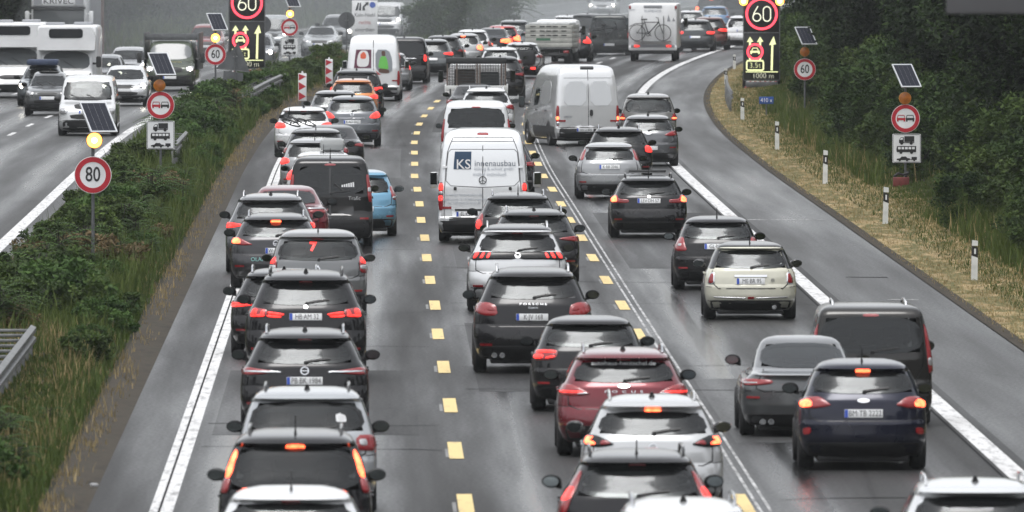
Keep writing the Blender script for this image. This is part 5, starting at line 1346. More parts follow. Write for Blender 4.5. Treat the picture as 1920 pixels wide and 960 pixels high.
def tipper_truck():
    L = 5.2
    t, ppm = vehicle_root('tipper_truck', 'small tipper truck with beige plank tailboards, in the middle of the queue', 'truck', 1029, 34, 2.05, L=L, yaw=-.10, back=4.0)
    W = 2.12
    for k in range(5): MB().box((0, 0, .86 + .205*k), (W, .05, .195), .008).build('tailboard_plank', PLANKM, t)
    for z in (1.3, 1.5, 1.7):
        for x in (-.72, -.30, .0, .30, .70):
            MB().box((x, -.028, z), (.24, .012, .05), .0).build('plank_slot', SIGNBLACK, t)
    MB().box((-.25, -.03, 1.12), (.66, .014, .10), .0).build('name_strip', mat('strip_green', (.05, .16, .09), .5), t)
    for sg in (-1, 1):
        for k in range(5): MB().box((sg*W/2, 1.6, .86 + .205*k), (.05, 3.1, .195), .008).build('side_plank', PLANKM, t)
        MB().box((sg*.8, -.03, .55), (.26, .06, .12), .02).build('tail_lamp', RED_OFF, t)
    MB().box((0, 1.6, .72), (W*.97, 3.2, .09), .01).build('load_bed', GALV, t)
    MB().box((0, 1.6, 1.80), (1.9, 3.0, .16), .07).build('load_cover', mat('load_pale', (.42, .43, .43), .6, noise=.2), t)
    MB().box((0, L - .9, 1.22), (1.95, 1.7, 1.55), .22).build('cab', WBODY, t)
    MB().box((0, 0, .42), (1.8, .10, .16), .02).build('rear_bumper', BLACK, t)
    MB().box((0, L*.45, .52), (1.0, L*.8, .25), .02).build('chassis', BLACK, t)
    add_wheels(t, 1.95, [.9, L - 1.0], .34, .34)
    mirrors(t, 2.05, L - 1.3, 1.5, BLACK, .2, .2, 1, .2, True)
tipper_truck()
# ------------------------------------------------------------------ signs and street furniture
def at(px, py, d): return ((px - 960.0)*d/F_PX, d, CAM_H - (py + 203.0)*d/F_PX)
CELLM = mat('solar_cell', (.010, .012, .022), .32, spec=.3)
PFRAME = mat('panel_frame', (.62, .64, .66), .35, .5)
PANELGAP = mat('panel_backing', (.30, .31, .33), .4)
_cell = MB().box((0, 0, 0), (.125, .078, .006), .0)
cell_me = bpy.data.meshes.new('cell'); cell_me.from_pydata(_cell.v, [], _cell.f); cell_me.materials.append(CELLM)
def solar_panel(root, c, psi=28, tau=48, w=.60, h=.80):
    M = Matrix.Translation(c) @ Matrix.Rotation(R(psi), 4, 'Z') @ Matrix.Rotation(R(tau), 4, 'X')
    b = MB()
    b.box((0, h/2 - .015, 0), (w, .03, .035)).box((0, -h/2 + .015, 0), (w, .03, .035)).box((w/2 - .015, 0, 0), (.03, h - .06, .035)).box((-w/2 + .015, 0, 0), (.03, h - .06, .035))
    o = b.build('solar_panel', PFRAME, root, False); o.matrix_local = M
    MB().box((0, 0, 0), (w - .06, h - .06, .012)).build('panel_backing', PANELGAP, o)
    for i in range(4):
        for j in range(9):
            share('cell', cell_me, o, (-w/2 + .10 + i*.133, -h/2 + .073 + j*.0815, .010))
    return o
def car_back_poly(cx, cz, s):          # the little car of the overtaking sign
    return [(cx + x*s, cz + z*s) for x, z in ((-.5, -.28), (-.5, .02), (-.42, .10), (-.34, .36), (.34, .36), (.42, .10), (.5, .02), (.5, -.28))]
def sign_disc(root, c, dia, kind, val=None):
    r = dia/2
    d = MB().prism(disc_poly(r, 40), -.006, .006).build('sign_disc', SIGNWHITE, root, False); d.location = c
    MB().ring(r*.965, r*.70, -.012, -.0065, 44).build('red_ring', SIGNRED, d, False)
    if kind == 'speed':
        text('numerals', val, dia*.56, SIGNBLACK, d, loc=(0, -.009, 0), rot=(R(90), 0, 0), sx=.74, offset=.004)
    else:
        for x, m in ((-.165, SIGNRED), (.165, SIGNBLACK)):
            b = MB()
            s = dia*.30
            x *= dia*.95
            b.prism([(x - .5*s, -.2*s), (x - .5*s, .06*s), (x + .5*s, .06*s), (x + .5*s, -.2*s)], -.012, -.007)
            for (x0, z0), (x1, z1) in (((-.42, .06), (-.36, .36)), ((.42, .06), (.36, .36))):
                b.prism([(x + x0*s - .04*s, z0*s), (x + x0*s + .04*s, z0*s), (x + x1*s + .04*s, z1*s), (x + x1*s - .04*s, z1*s)], -.012, -.007)
            b.prism([(x - .38*s, .33*s), (x + .38*s, .33*s), (x + .36*s, .41*s), (x - .36*s, .41*s)], -.012, -.007)
            for sx in (-1, 1): b.prism([(x + sx*.38*s - .09*s, -.36*s), (x + sx*.38*s + .09*s, -.36*s), (x + sx*.38*s + .09*s, -.2*s), (x + sx*.38*s - .09*s, -.2*s)], -.012, -.007)
            b.build('car_symbol', m, d, False)
    return d
def vehicle_plate(root, c, w, h):
    p = MB().prism(rrect(w, h, .03), -.005, .005).build('supplementary_plate', SIGNWHITE, root, False); p.location = c
    b = MB()
    for x, z, a, e in ((0, h/2 - .018, w - .06, .012), (0, -h/2 + .018, w - .06, .012)): b.box((x, -.008, z), (a, .006, e))
    for x in (-w/2 + .018, w/2 - .018): b.box((x, -.008, 0), (.012, .006, h - .06))
    b.build('plate_border', SIGNBLACK, p, False)
    k = w/.75
    def pr(bm, poly): bm.prism([(x*k, z*k) for x, z in poly], -.011, -.006)
    def whl(bm, x, z, r=.042): bm.prism([(a*k, e*k) for a, e in disc_poly(r, 14, x, z)], -.012, -.006)
    t = MB()
    pr(t, [(-.06, .17), (.20, .17), (.20, .32), (-.06, .32)]); pr(t, [(-.20, .14), (.20, .14), (.20, .16), (-.20, .16)])
    pr(t, [(-.20, .16), (-.075, .16), (-.075, .29), (-.15, .29), (-.20, .22)])
    whl(t, -.13, .135); whl(t, .12, .135)
    t.build('lorry_symbol', SIGNBLACK, p, False)
    MB().prism([(a*k, e*k) for a, e in ((-.18, .225), (-.10, .225), (-.10, .275), (-.145, .275))], -.014, -.0115).build('lorry_window', SIGNWHITE, p, False)
    u = MB()
    pr(u, [(-.26, -.10), (.25, -.10), (.25, .06), (-.25, .06), (-.27, -.02)]); whl(u, -.15, -.105); whl(u, .13, -.105)
    u.build('coach_symbol', SIGNBLACK, p, False)
    w_ = MB()
    for i in range(5): w_.prism([(x*k, z*k) for x, z in ((-.225 + i*.092, -.025), (-.155 + i*.092, -.025), (-.155 + i*.092, .035), (-.225 + i*.092, .035))], -.014, -.0115)
    w_.build('coach_windows', SIGNWHITE, p, False)
    c_ = MB()
    pr(c_, [(-.26, -.31), (.08, -.31), (.09, -.265), (.02, -.255), (-.02, -.215), (-.13, -.215), (-.17, -.26), (-.26, -.275)]); whl(c_, -.18, -.31, .032); whl(c_, .01, -.31, .032)
    pr(c_, [(.13, -.305), (.27, -.305), (.27, -.225), (.13, -.225)]); pr(c_, [(.07, -.30), (.14, -.30), (.14, -.288), (.07, -.288)]); whl(c_, .20, -.31, .028)
    c_.build('car_and_trailer_symbol', SIGNBLACK, p, False)
    return p
def flash_lamp(root, c, r, lit):
    o = MB().lathe([(.001, -.05), (r*.6, -.045), (r*.9, -.03), (r*.93, 0), (r*.8, .03), (.001, .035)], 24, None).build('warning_lamp', AMBER_ON if lit else AMBER_OFF, root)
    o.location = c
    MB().ring(r*1.0, r*.9, -.02, .05, 26).build('lamp_rim', mat('lamp_rim', (.45, .20, .02), .4), o)
    MB().lathe([(.001, -.062), (r*.35, -.055), (r*.38, -.03)], 16, None).build('lamp_core', mat('lamp_core_lit', (1, .7, .3), .2, emit=(1, .74, .28), es=6.0) if lit else AMBER_OFF, o)
    return o
def road_sign(label, d, c, kind, val=None, lamp=None, panel=None, plate_c=None, dia=.75, lit=False, lean=0.0):
    X, Y, Z = at(*c, d)
    off = X - C_(d)
    g = terr_z(off)
    t = thing('road_sign', label, 'road sign', (X, Y, g), 0, 'solar-lit road signs along the carriageway')
    loc = lambda q, dy=0.: (at(*q, d)[0] - X, dy, at(*q, d)[2] - g)
    top = loc(panel)[2] if panel else loc(c)[2] + dia/2
    MB().tube([(0 + lean, .05, -.3), (0, .05, Z - g), (0, .05, top - .05)], .034, 10).build('post', POSTGREY, t)
    sign_disc(t, loc(c), dia, kind, val)
    if plate_c: vehicle_plate(t, loc(plate_c), .75, .76)
    if lamp: flash_lamp(t, loc(lamp, -.02), .165, lit)
    if panel:
        solar_panel(t, Vector(loc(panel, .06)))
        MB().box((0, .02, top - .16), (.10, .16, .10), .02).build('panel_bracket', POSTGREY, t)
    return t
road_sign('80 speed limit sign with glowing amber lamp, low in the left median', 290, (174, 328), 'speed', '80', (177, 263), (184, 220), lit=True)
road_sign('no overtaking sign with unlit amber lamp and vehicle plate in the left median', 389, (301, 197), 'pass', None, (299, 160), (303, 120), (301, 253))
road_sign('small 60 speed limit sign with lit amber lamp left of the left lit sign', 506, (404, 102), 'speed', '60', (404, 71), (407, 41), lit=True)
road_sign('distant no overtaking sign with lit amber lamp right of the left lit sign', 613, (543, 51), 'pass', None, (544, 26), (547, 0), (543, 87), lit=True)
road_sign('60 speed limit sign with unlit amber lamp on the right verge', 494, (1509, 130), 'speed', '60', (1509, 97), (1511, 67))
rs_ = road_sign('no overtaking sign with vehicle plate on the right verge, unlit lamp', 378, (1698, 222), 'pass', None, (1697, 184), (1700, 142), (1700, 278))
# battery box at the foot of the last one
X, Y, Z = at(1689, 388, 377)
bt = thing('battery_box', 'red battery box with dark cables at the foot of the right no overtaking sign', 'battery box', (X, Y - .3, terr_z(X - C_(377))))
MB().box((0, 0, .13), (.42, .30, .26), .02).build('box', mat('crate_red', (.12, .018, .016), .6, noise=.3), bt)
MB().tube([(-.18, -.05, .28), (-.08, -.1, .36), (.05, 0, .32), (.18, .05, .38), (.12, .1, .27)], .035, 7).build('cable', BLACK, bt)

LEDR = mat('led_red', (.1, .0, .0), .5, emit=(1, .055, .085), es=1.35)
LEDY = mat('led_yellow', (.1, .1, .05), .5, emit=(.86, .90, .46), es=.62)
LEDW = mat('led_pale', (.1, .1, .09), .5, emit=(.92, .92, .70), es=.60)
PANELB = mat('led_panel', (.010, .010, .011), .45)
def stroke(bm, pts, w, y0=-.012, y1=0.):
    for (x0, z0), (x1, z1) in zip(pts[:-1], pts[1:]):
        dx, dz = x1 - x0, z1 - z0; L = math.hypot(dx, dz); nx, nz = -dz/L*w/2, dx/L*w/2; ex, ez = dx/L*w*.3, dz/L*w*.3
        bm.prism([(x0 - ex + nx, z0 - ez + nz), (x0 - ex - nx, z0 - ez - nz), (x1 + ex - nx, z1 + ez - nz), (x1 + ex + nx, z1 + ez + nz)], y0, y1)
def message_sign(label, d, cx, ysplit, flash):
    X, Y, Zs = at(cx, ysplit, d)
    g = max(0, terr_z(X - C_(d)))
    t = thing('message_sign', label, 'message sign', (X, Y, g), 0, 'lit message signs on trailers')
    zs = Zs - g
    W, Hb, Ht = 1.40, 1.86, 1.50
    u = MB().box((0, .06, zs + .02 + Ht/2), (W, .12, Ht), .01).build('upper_panel', PANELB, t)
    lo = MB().box((0, .06, zs - .02 - Hb/2), (W, .12, Hb), .01).build('lower_panel', PANELB, t)
    fr = MB()
    for sg in (-1, 1): fr.box((sg*(W/2 + .02), .08, zs - .2), (.035, .16, Ht + Hb + .0), .004)
    fr.box((0, .05, zs), (W, .16, .03)).box((0, .05, zs - Hb - .03), (W, .14, .03))
    fr.build('panel_frame', POSTGREY, t)
    zc = zs + .74
    MB().ring(.64, .545, -.014, -.002, 52, (0, 0, zc)).build('led_ring', LEDR, u)
    # numerals drawn as single lit strokes
    b = MB()
    arc = lambda ccx, ccz, rx, rz, a0, a1, n=14: [(ccx + rx*math.cos(R(a0 + (a1 - a0)*i/n)), ccz + rz*math.sin(R(a0 + (a1 - a0)*i/n))) for i in range(n + 1)]
    stroke(b, arc(-.19, -.13, .155, .155, 0, 360, 20), .042)
    stroke(b, [(-.335, -.10), (-.30, .04), (-.15, .30)], .042)
    stroke(b, arc(.21, .14, .145, .15, 0, 180, 10) + arc(.21, -.14, .145, .15, 180, 360, 10) + [(.355, .14)], .042)
    o = b.build('led_numerals', LEDW, u, False); o.location = (0, -.002, zc)
    # lower panel
    b = MB()
    z0 = zs - .06
    def arrow(x, zb, zt, w, hw_, hh, lean=0.):
        stroke(b, [(x, zb), (x + lean*.5, zt - hh)], w)
        b.prism([(x - hw_ + lean*.2, zt - hh), (x + hw_ + lean*1.0, zt - hh*.9), (x + lean*1.6, zt)], -.012, 0)
    arrow(-.46, z0 - .46, z0 - .10, .085, .13, .22); arrow(-.06, z0 - .46, z0 - .10, .085, .13, .22)
    arrow(.40, z0 - 1.42, z0 - .08, .085, .12, .36, .05)
    stroke(b, [(-.46, z0 - 1.0), (-.46, z0 - .9)], .085); stroke(b, [(-.06, z0 - 1.0), (-.06, z0 - .9)], .085)
    # frame round 3,5t
    b2 = [(-.56, z0 - 1.06), (.04, z0 - 1.06), (.07, z0 - 1.12), (.07, z0 - 1.38), (.03, z0 - 1.43), (-.55, z0 - 1.43), (-.59, z0 - 1.38), (-.59, z0 - 1.12), (-.56, z0 - 1.06)]
    stroke(b, b2, .06)
    stroke(b, [(-.62, z0 - 1.50), (.64, z0 - 1.50)], .035)
    # car symbol
    b.prism([(x - .26, z + z0 - .69) for x, z in ((-.19, -.10), (-.19, .03), (.19, .03), (.19, -.10), (.12, -.10), (.12, -.05), (-.12, -.05), (-.12, -.10))], -.012, 0)
    b.prism([(x - .26, z + z0 - .69) for x, z in ((-.15, .04), (-.09, .15), (.09, .15), (.15, .04), (.11, .04), (.07, .12), (-.07, .12), (-.11, .04))], -.012, 0)
    b.build('led_symbols', LEDY, lo, False).location = (0, -.002, 0)
    MB().ring(.335, .245, -.016, -.003, 40, (-.26, 0, z0 - .70)).build('led_ring', LEDR, lo)
    text('led_lettering', '3,5t', .30, LEDY, lo, loc=(-.26, -.006, z0 - 1.245), rot=(R(90), 0, 0), offset=-.006)
    text('led_lettering', '1000 m', .30, LEDW, lo, loc=(.06, -.006, z0 - 1.665), rot=(R(90), 0, 0), offset=-.008, sx=.95)
    for sg in (-1, 1):
        f = MB().lathe([(.001, -.08), (.11, -.07), (.17, -.03), (.17, .05), (.001, .06)], 22).build('flash_lamp', AMBER_ON, t)
        f.location = (sg*(W/2 + .02), -.04, zs + Ht - .25)
        MB().lathe([(.001, -.095), (.08, -.085), (.09, -.06)], 16).build('lamp_core', mat('lamp_core_lit', (1, .7, .3), .2), f)
    # trailer
    zb = zs - Hb - .08
    MB().box((0, .5, zb*.55), (1.25, 1.2, .22), .03).build('trailer_box', POSTGREY, t)
    MB().tube([(-.6, .15, zb*.3), (-.6, .15, zs + Ht*.9)], .045, 8).tube([(.6, .15, zb*.3), (.6, .15, zs + Ht*.9)], .045, 8).build('mast', POSTGREY, t)
    bo = MB().box((0, -.05, zb - .07), (1.2, .03, .16), .004).build('striped_board', SIGNWHITE, t)
    sb = MB()
    for i in range(6): sb.prism([(-.56 + .2*i, -.078), (-.46 + .2*i, -.078), (-.40 + .2*i, .078), (-.50 + .2*i, .078)], -.072, -.067, (0, 0, zb - .07))
    sb.build('red_stripes', SIGNRED, bo, False)
    for sg in (-1, 1):
        MB().box((sg*.56, -.04, zb - .26), (.24, .05, .12), .02).build('trailer_lamp', RED_OFF, t)
    MB().box((0, .0, zb - .26), (1.5, .06, .06), .01).build('lamp_bar', BLACK, t)
    add_wheels(t, 1.5, [.6], .30, .18)
    return t
message_sign('lit message sign on the right verge showing 60, arrows and 1000 m', 572, 1428, 61, True)
message_sign('lit message sign in the left median, partly hidden by a triangle sign', 578, 463, 40, True)

# sign backs in the median
def back_sign(name, label, d, c, shape, tilt=0.):
    X, Y, Z = at(*c, d); g = max(0, terr_z(X - C_(d)))
    t = thing(name, label, 'road sign', (X, Y, g))
    z = Z - g
    MB().tube([(0, .0, -.3), (0, 0, z + .35)], .032, 8).build('post', POSTGREY, t)
    if shape == 'disc':
        MB().prism(disc_poly(.37, 36, 0, z), .04, .05).build('sign_back', SIGNBACK, t, False)
    else:
        b = MB().prism([(.06, .52), (-.66, -.52), (.60, -.52)], .04, .05).build('sign_back', SIGNBACK, t, False); b.location = (0, 0, z); b.rotation_euler = (0, R(tilt), 0)
        b = MB().prism([(-.36, -.96), (.36, -.96), (.36, -.56), (-.36, -.56)], .04, .05).build('plate_back', SIGNBACK, t, False); b.location = (0, 0, z); b.rotation_euler = (0, R(tilt), 0)
        MB().box((0, .03, -.50), (1.1, .02, .035)).build('clamp_rail', GALV, b)
    MB().box((0, .02, z), (.16, .05, .05), .01).build('clamp', GALV, t)
back_sign('round_sign', 'dark back of a round sign in front of the exit board', 643, (650, 38), 'disc')
back_sign('round_sign', 'dark back of a round sign half hidden behind the left lit sign', 600, (492, 46), 'disc')
back_sign('triangle_sign', 'dark back of a triangular sign with a plate, in front of the left lit sign', 525, (441, 106), 'tri', 6)
# exit board
def exit_board():
    d = 672; X, Y, Z = at(684, 34, d); g = max(0, terr_z(X - C_(d)))
    t = thing('exit_board', 'white exit board lettered Köln-Niehl rechts einordnen', 'exit sign', (X, Y, g)); z = Z - g
    p = MB().box((0, 0, z), (1.2, .04, 1.66), .01).build('board', SIGNWHITE, t)
    EG = mat('board_ink', (.03, .035, .045), .5)
    b = MB()
    b.prism([(-.44, .36), (-.33, .36), (-.26, .72), (-.33, .72)], -.026, -.021).prism([(-.28, .36), (-.17, .36), (-.17, .72), (-.22, .72)], -.026, -.021)
    b.prism([(-.12, .36), (.02, .36), (-.01, .52), (.14, .66), (.05, .68), (-.10, .56)], -.026, -.021).prism([(.02, .72), (.18, .76), (.16, .58)], -.026, -.021)
    b.build('exit_symbol', EG, p, False).location = (0, 0, z)
    MB().prism(disc_poly(.14, 24, .36, .62), -.026, -.021).build('blue_spot', mat('board_blue', (.06, .12, .45), .5), p, False).location = (0, 0, z)
    for s, zz, sz, m in (('Köln-Niehl', .14, .25, EG), ('rechts', -.20, .25, mat('board_red', (.42, .12, .12), .5)), ('einordnen', -.54, .25, EG)):
        text('lettering', s, sz, m, p, loc=(0, -.023, z + zz), rot=(R(90), 0, 0), sx=.88)
    for sg in (-1, 1): MB().tube([(sg*.4, .06, -.3), (sg*.4, .06, z + .8)], .04, 8).build('post', POSTGREY, t)
exit_board()
# red and white beacons
def beacon(label, d, px, ytop, ybot):
    X, Y, Zt = at(px, ytop, d); g = max(0, terr_z(X - C_(d)))
    zt = Zt - g
    t = thing('beacon', label, 'beacon', (X, Y, g), 0, 'red and white beacons by the left lane')
    h = 1.0; w = .30
    b = MB().box((0, 0, zt - h/2 - .08), (w, .05, h), .02).build('blade', SIGNWHITE, t)
    s = MB(); z0 = zt - h - .08
    for k in range(3):
        z = z0 + .02 + k*.36
        s.prism([(-w/2 + .02, z + .00), (w/2 - .02, z + .14), (-w/2 + .02, min(z + .30, z0 + h - .02))], -.032, -.026)
    s.build('red_chevron', SIGNRED, b, False)
    MB().tube([(0, 0, zt - .08), (0, 0, zt + .0)], [.04, .02], 8).build('beacon_tip', SIGNWHITE, t)
    MB().box((0, 0, (z0)/2), (.08, .05, z0), .01).build('stand', POSTGREY, t)
    MB().box((0, 0, .05), (.42, .8, .10), .03).build('foot', RUBBER, t)
beacon('nearer of the two red and white beacons left of the grey hatchback', 520, 567, 133, 195)
beacon('farther of the two red and white beacons, above and right of the other', 575, 617, 107, 165)
# delineator posts on the right verge
def delineator(label, px, ybot, ytop, back=False, lean=0.):
    X, d = ground(px, ybot); g = max(0., terr_z(X - C_(d)))
    h = (ybot - ytop) / ppm_of(ybot)
    t = thing('delineator_post', label, 'marker post', (X, d, g), R(4), 'white marker posts on the right verge')
    t.rotation_euler = (0, R(lean), R(4))
    MB().prism([(-.062, -.2), (.062, -.2), (.058, h*.62), (-.058, h*.62)], -.05, .05).prism([(-.057, h*.86), (.057, h*.80 + .05), (.055, h*.98), (-.055, h)], -.05, .05).build('post', mat('post_white', (.68, .69, .68), .5, noise=.15, nscale=5), t)
    bd = MB().prism([(-.060, h*.62), (.060, h*.57), (.059, h*.82), (-.059, h*.86)], -.052, .052).build('black_band', SIGNBLACK, t)
    MB().prism([(-.018, h*.66), (.018, h*.66), (.018, h*.79), (-.018, h*.79)], -.058, -.053).build('reflector', SIGNWHITE, bd, False)
delineator('white marker post nearest the viewer on the dry grass', 1827, 528, 451, lean=1)
delineator('white marker post just left of the red battery box', 1660, 422, 351, lean=1.5)
delineator('white marker post on dry grass below the brown bush', 1547, 347, 282, lean=1)
delineator('white marker post just below the blue kilometre sign', 1457, 283, 228)
delineator('marker post in the weeds left of the blue kilometre sign', 1392, 226, 184)
delineator('far marker post seen at the bend beside the guard rail', 1361, 158, 128)
delineator('farthest marker post at the bend left of the right lit sign', 1377, 130, 102)
# kilometre sign
X, Y, Z = at(1437, 188, 500); g = max(0, terr_z(X - C_(500)))
km = thing('kilometre_sign', 'small blue kilometre sign reading 410 below the right lit sign', 'kilometre sign', (X, Y, g))
p_ = MB().box((0, 0, Z - g), (.50, .02, .25), .008).build('board', mat('km_blue', (.015, .07, .30), .4), km)
text('numerals', '410 x', .20, SIGNWHITE, p_, loc=(0, -.013, Z - g), rot=(R(90), 0, 0), sx=.9)
MB().tube([(0, .04, -.3), (0, .04, Z - g + .1)], .025, 8).build('post', POSTGREY, km)

# guard rails: two beams, posts and spacer bars
def guard_rail(label, d0, d1, off, width, z0=.72, lean=0., step=2.0, double=True, dip=0.):
    xm = C_((d0 + d1)/2) + off
    t = thing('guard_rail', label, 'guard rail', (xm, (d0 + d1)/2, 0))
    ds = np.arange(d0, d1 + .01, step)
    prof = [(-.04, -.155), (.04, -.115), (.04, -.05), (-.03, -.02), (-.03, .02), (.04, .05), (.04, .115), (-.04, .155)]
    for sg in ((-1, 1) if double else (1,)):
        b = MB()
        V = []
        for d in ds:
            x = C_(d) + off + sg*width/2 - xm
            z = z0 - dip*max(0., (d0 + 8 - d)/8.)
            V += [(x + sg*px, d - (d0 + d1)/2, z + pz) for px, pz in prof] + [(x + sg*px - sg*.008, d - (d0 + d1)/2, z + pz) for px, pz in prof[::-1]]
        n = 16
        Fc = [tuple(range(n)), tuple(range((len(ds) - 1)*n, len(ds)*n))[::-1]]
        for i in range(len(ds) - 1):
            for k in range(n): Fc.append((i*n + k, i*n + (k + 1) % n, (i + 1)*n + (k + 1) % n, (i + 1)*n + k))
        b.add(V, Fc); b.build('beam', GALV, t, True, 30)
    for i, d in enumerate(ds):
        x = C_(d) + off - xm; y = d - (d0 + d1)/2
        z = z0 - dip*max(0., (d0 + 8 - d)/8.)
        for sg in ((-1, 1) if double else (1,)): MB().box((x + sg*(width/2 - .05), y, z/2 - .1), (.06, .10, z + .2), .008).build('rail_post', GALV, t)
        if double: MB().box((x, y, z + .06), (width - .02, .09, .05), .008).build('spacer_bar', GALV, t)
guard_rail('double guard rail with crossbars ending at the left edge, below the bushes', 196, 241.5, -7.35, 1.10, .50, step=2.7)
guard_rail('short piece of guard rail under the left no overtaking sign', 402, 426, -7.0, .55, .62, step=4)
guard_rail('guard rail end beside the nearer red and white beacon', 508, 552, -6.3, .4, .75, step=4)
guard_rail('guard rail end at the bend, left of the blue kilometre sign', 512, 556, 10.7, .3, .62, step=4, double=False)
# far thin pole, brown pillar and the board on the gantry near the bridge
X, Y, Z = at(905, 70, 792)
lp = tag(MB().tube([(X, Y, -.2), (X, Y, 9.0)], [.07, .05], 8).build('pole', POSTGREY, None), 'thin dark pole standing in the median beyond the shrub', 'pole')
X = at(180, 100, 690)[0]
tag(MB().box((X, 690, 4.5), (.76, .76, 9.4), .03).build('pillar', mat('pillar_brown', (.17, .10, .09), .8, noise=.2, nscale=2), None), 'reddish brown pillar standing in the mist behind the lorry', 'pillar')
gt = thing('gantry', 'grey sign board back hanging from an overhead gantry at the top right corner', 'gantry', (7.0, 120, 0))
MB().box((0, 0, 8.10), (6.76, .16, 2.54), .02).build('sign_board', mat('board_grey', (.11, .11, .115), .6, noise=.15, nscale=1), gt)
MB().box((0, .15, 9.2), (8.6, .4, .5), .03).build('beam', GALV, gt)
MB().tube([(4.0, .15, -.2), (4.0, .15, 9.4)], .18, 12).build('mast', GALV, gt)
# litter
X, d = ground(176, 930)
tag(MB().box((X, d, .14), (.10, .08, .05), .02, Matrix.Rotation(R(20), 3, 'Z')).build('litter', mat('litter_grey', (.45, .45, .46), .6, noise=.3), None), 'crumpled white litter on the dirt by the left shoulder', 'litter')

# ------------------------------------------------------------------ plants
def leaf_mat(name, dark, lightc, yellow, trans=.25):
    m, n, l, b = new_mat(name)
    at_ = n.new('ShaderNodeAttribute'); at_.attribute_name = 'tone'
    oi = n.new('ShaderNodeObjectInfo')
    mx = n.new('ShaderNodeMix'); mx.data_type = 'RGBA'
    mx.inputs['A'].default_value = (*dark, 1); mx.inputs['B'].default_value = (*lightc, 1)
    l.new(at_.outputs['Fac'], mx.inputs['Factor'])
    m2 = n.new('ShaderNodeMix'); m2.data_type = 'RGBA'
    m2.inputs['B'].default_value = (*yellow, 1)
    q = n.new('ShaderNodeMath'); q.operation = 'MULTIPLY'; q.inputs[1].default_value = .55
    l.new(oi.outputs['Random'], q.inputs[0]); l.new(q.outputs[0], m2.inputs['Factor']); l.new(mx.outputs['Result'], m2.inputs['A'])
    l.new(m2.outputs['Result'], b.inputs['Base Color'])
    b.inputs['Roughness'].default_value = .6; b.inputs['Specular IOR Level'].default_value = .15
    tl = n.new('ShaderNodeBsdfTranslucent'); l.new(m2.outputs['Result'], tl.inputs[0])
    ms = n.new('ShaderNodeMixShader'); ms.inputs[0].default_value = trans
    l.new(b.outputs[0], ms.inputs[1]); l.new(tl.outputs[0], ms.inputs[2])
    l.new(ms.outputs[0], n['Material Output'].inputs['Surface'])
    return m
LEAF_DARK = leaf_mat('leaf_dark', (.003, .007, .0025), (.020, .038, .010), (.008, .018, .005))
LEAF_MID = leaf_mat('leaf_mid', (.024, .046, .011), (.090, .140, .031), (.062, .088, .02))
LEAF_MID2 = leaf_mat('leaf_fresh', (.010, .024, .006), (.052, .092, .021), (.03, .055, .012))
LEAF_SUMAC = leaf_mat('leaf_feathery', (.026, .056, .013), (.088, .158, .040), (.05, .095, .02))
LEAF_DRY = leaf_mat('leaf_dry', (.10, .075, .035), (.22, .16, .085), (.13, .10, .05))
GRASS_M = leaf_mat('grass_blades', (.036, .066, .013), (.115, .140, .036), (.07, .10, .022))
STRAW_M = leaf_mat('straw_blades', (.22, .17, .08), (.48, .37, .20), (.3, .24, .11))
BARK = mat('bark', (.020, .017, .013), .9, noise=.4, nscale=6)

def tri_mesh(name, V, F4, tone, m):
    me = bpy.data.meshes.new(name)
    nv, nf = len(V), len(F4); k = F4.shape[1]
    me.vertices.add(nv); me.vertices.foreach_set('co', V.astype(np.float32).ravel())
    me.loops.add(nf*k); me.loops.foreach_set('vertex_index', F4.astype(np.int32).ravel())
    me.polygons.add(nf); me.polygons.foreach_set('loop_start', np.arange(nf, dtype=np.int32)*k)
    me.polygons.foreach_set('loop_total', np.full(nf, k, dtype=np.int32))
    me.update(calc_edges=True)
    a = me.attributes.new('tone', 'FLOAT', 'POINT'); a.data.foreach_set('value', tone.astype(np.float32))
    me.materials.append(m)
    return me
def leaves(rng, P, size, up=.5, aspect=.5):
    n = len(P)
    nrm = rng.normal(size=(n, 3)); nrm[:, 2] = np.abs(nrm[:, 2]) + up; nrm /= np.linalg.norm(nrm, axis=1)[:, None]
    a = rng.normal(size=(n, 3)); a -= nrm*np.sum(a*nrm, 1)[:, None]; a /= np.linalg.norm(a, axis=1)[:, None]
    b = np.cross(nrm, a)
    s = size*rng.uniform(.6, 1.35, n)[:, None]
    q = np.stack([P - a*s, P + b*s*aspect - a*s*.1 - nrm*s*.12, P + a*s, P - b*s*aspect - a*s*.1 - nrm*s*.12], 1)
    return q.reshape(-1, 3)
def crown_mesh(name, seed, rx, ry, rz, zc, ncl, nl, size, m, shell=.55, cr=.16):
    rng = np.random.default_rng(seed)
    dirs = rng.normal(size=(ncl, 3)); dirs /= np.linalg.norm(dirs, axis=1)[:, None]
    rad = rng.uniform(shell, 1.0, ncl)**.8 * rng.uniform(.82, 1.1, ncl)
    # uneven outline: a few lobes stick out
    lob = rng.normal(size=(5, 3)); lob /= np.linalg.norm(lob, axis=1)[:, None]
    rad *= .86 + .26*np.max(np.clip(dirs @ lob.T, 0, 1)**3, axis=1)
    cen = dirs*rad[:, None]*np.array([rx, ry, rz]); cen[:, 2] += zc
    csz = rng.uniform(.6, 1.4, ncl)*cr*(rx + rz)
    P, T = [], []
    for i in range(ncl):
        k = int(nl*rng.uniform(.6, 1.4))
        u = rng.normal(size=(k, 3)); u /= np.linalg.norm(u, axis=1)[:, None]
        u *= (rng.uniform(.25, 1, k)**.6)[:, None]*csz[i]*np.array([1, 1, .62])
        P.append(cen[i] + u)
        T.append(np.clip(rng.normal(.32 + .34*rng.normal(), .16, k), 0, 1))
    P = np.concatenate(P); T = np.concatenate(T)
    keep = P[:, 2] > .06; P, T = P[keep], T[keep]
    V = leaves(rng, P, size)
    F4 = np.arange(len(V)).reshape(-1, 4)
    return tri_mesh(name, V, F4, np.repeat(T, 4), m), cen
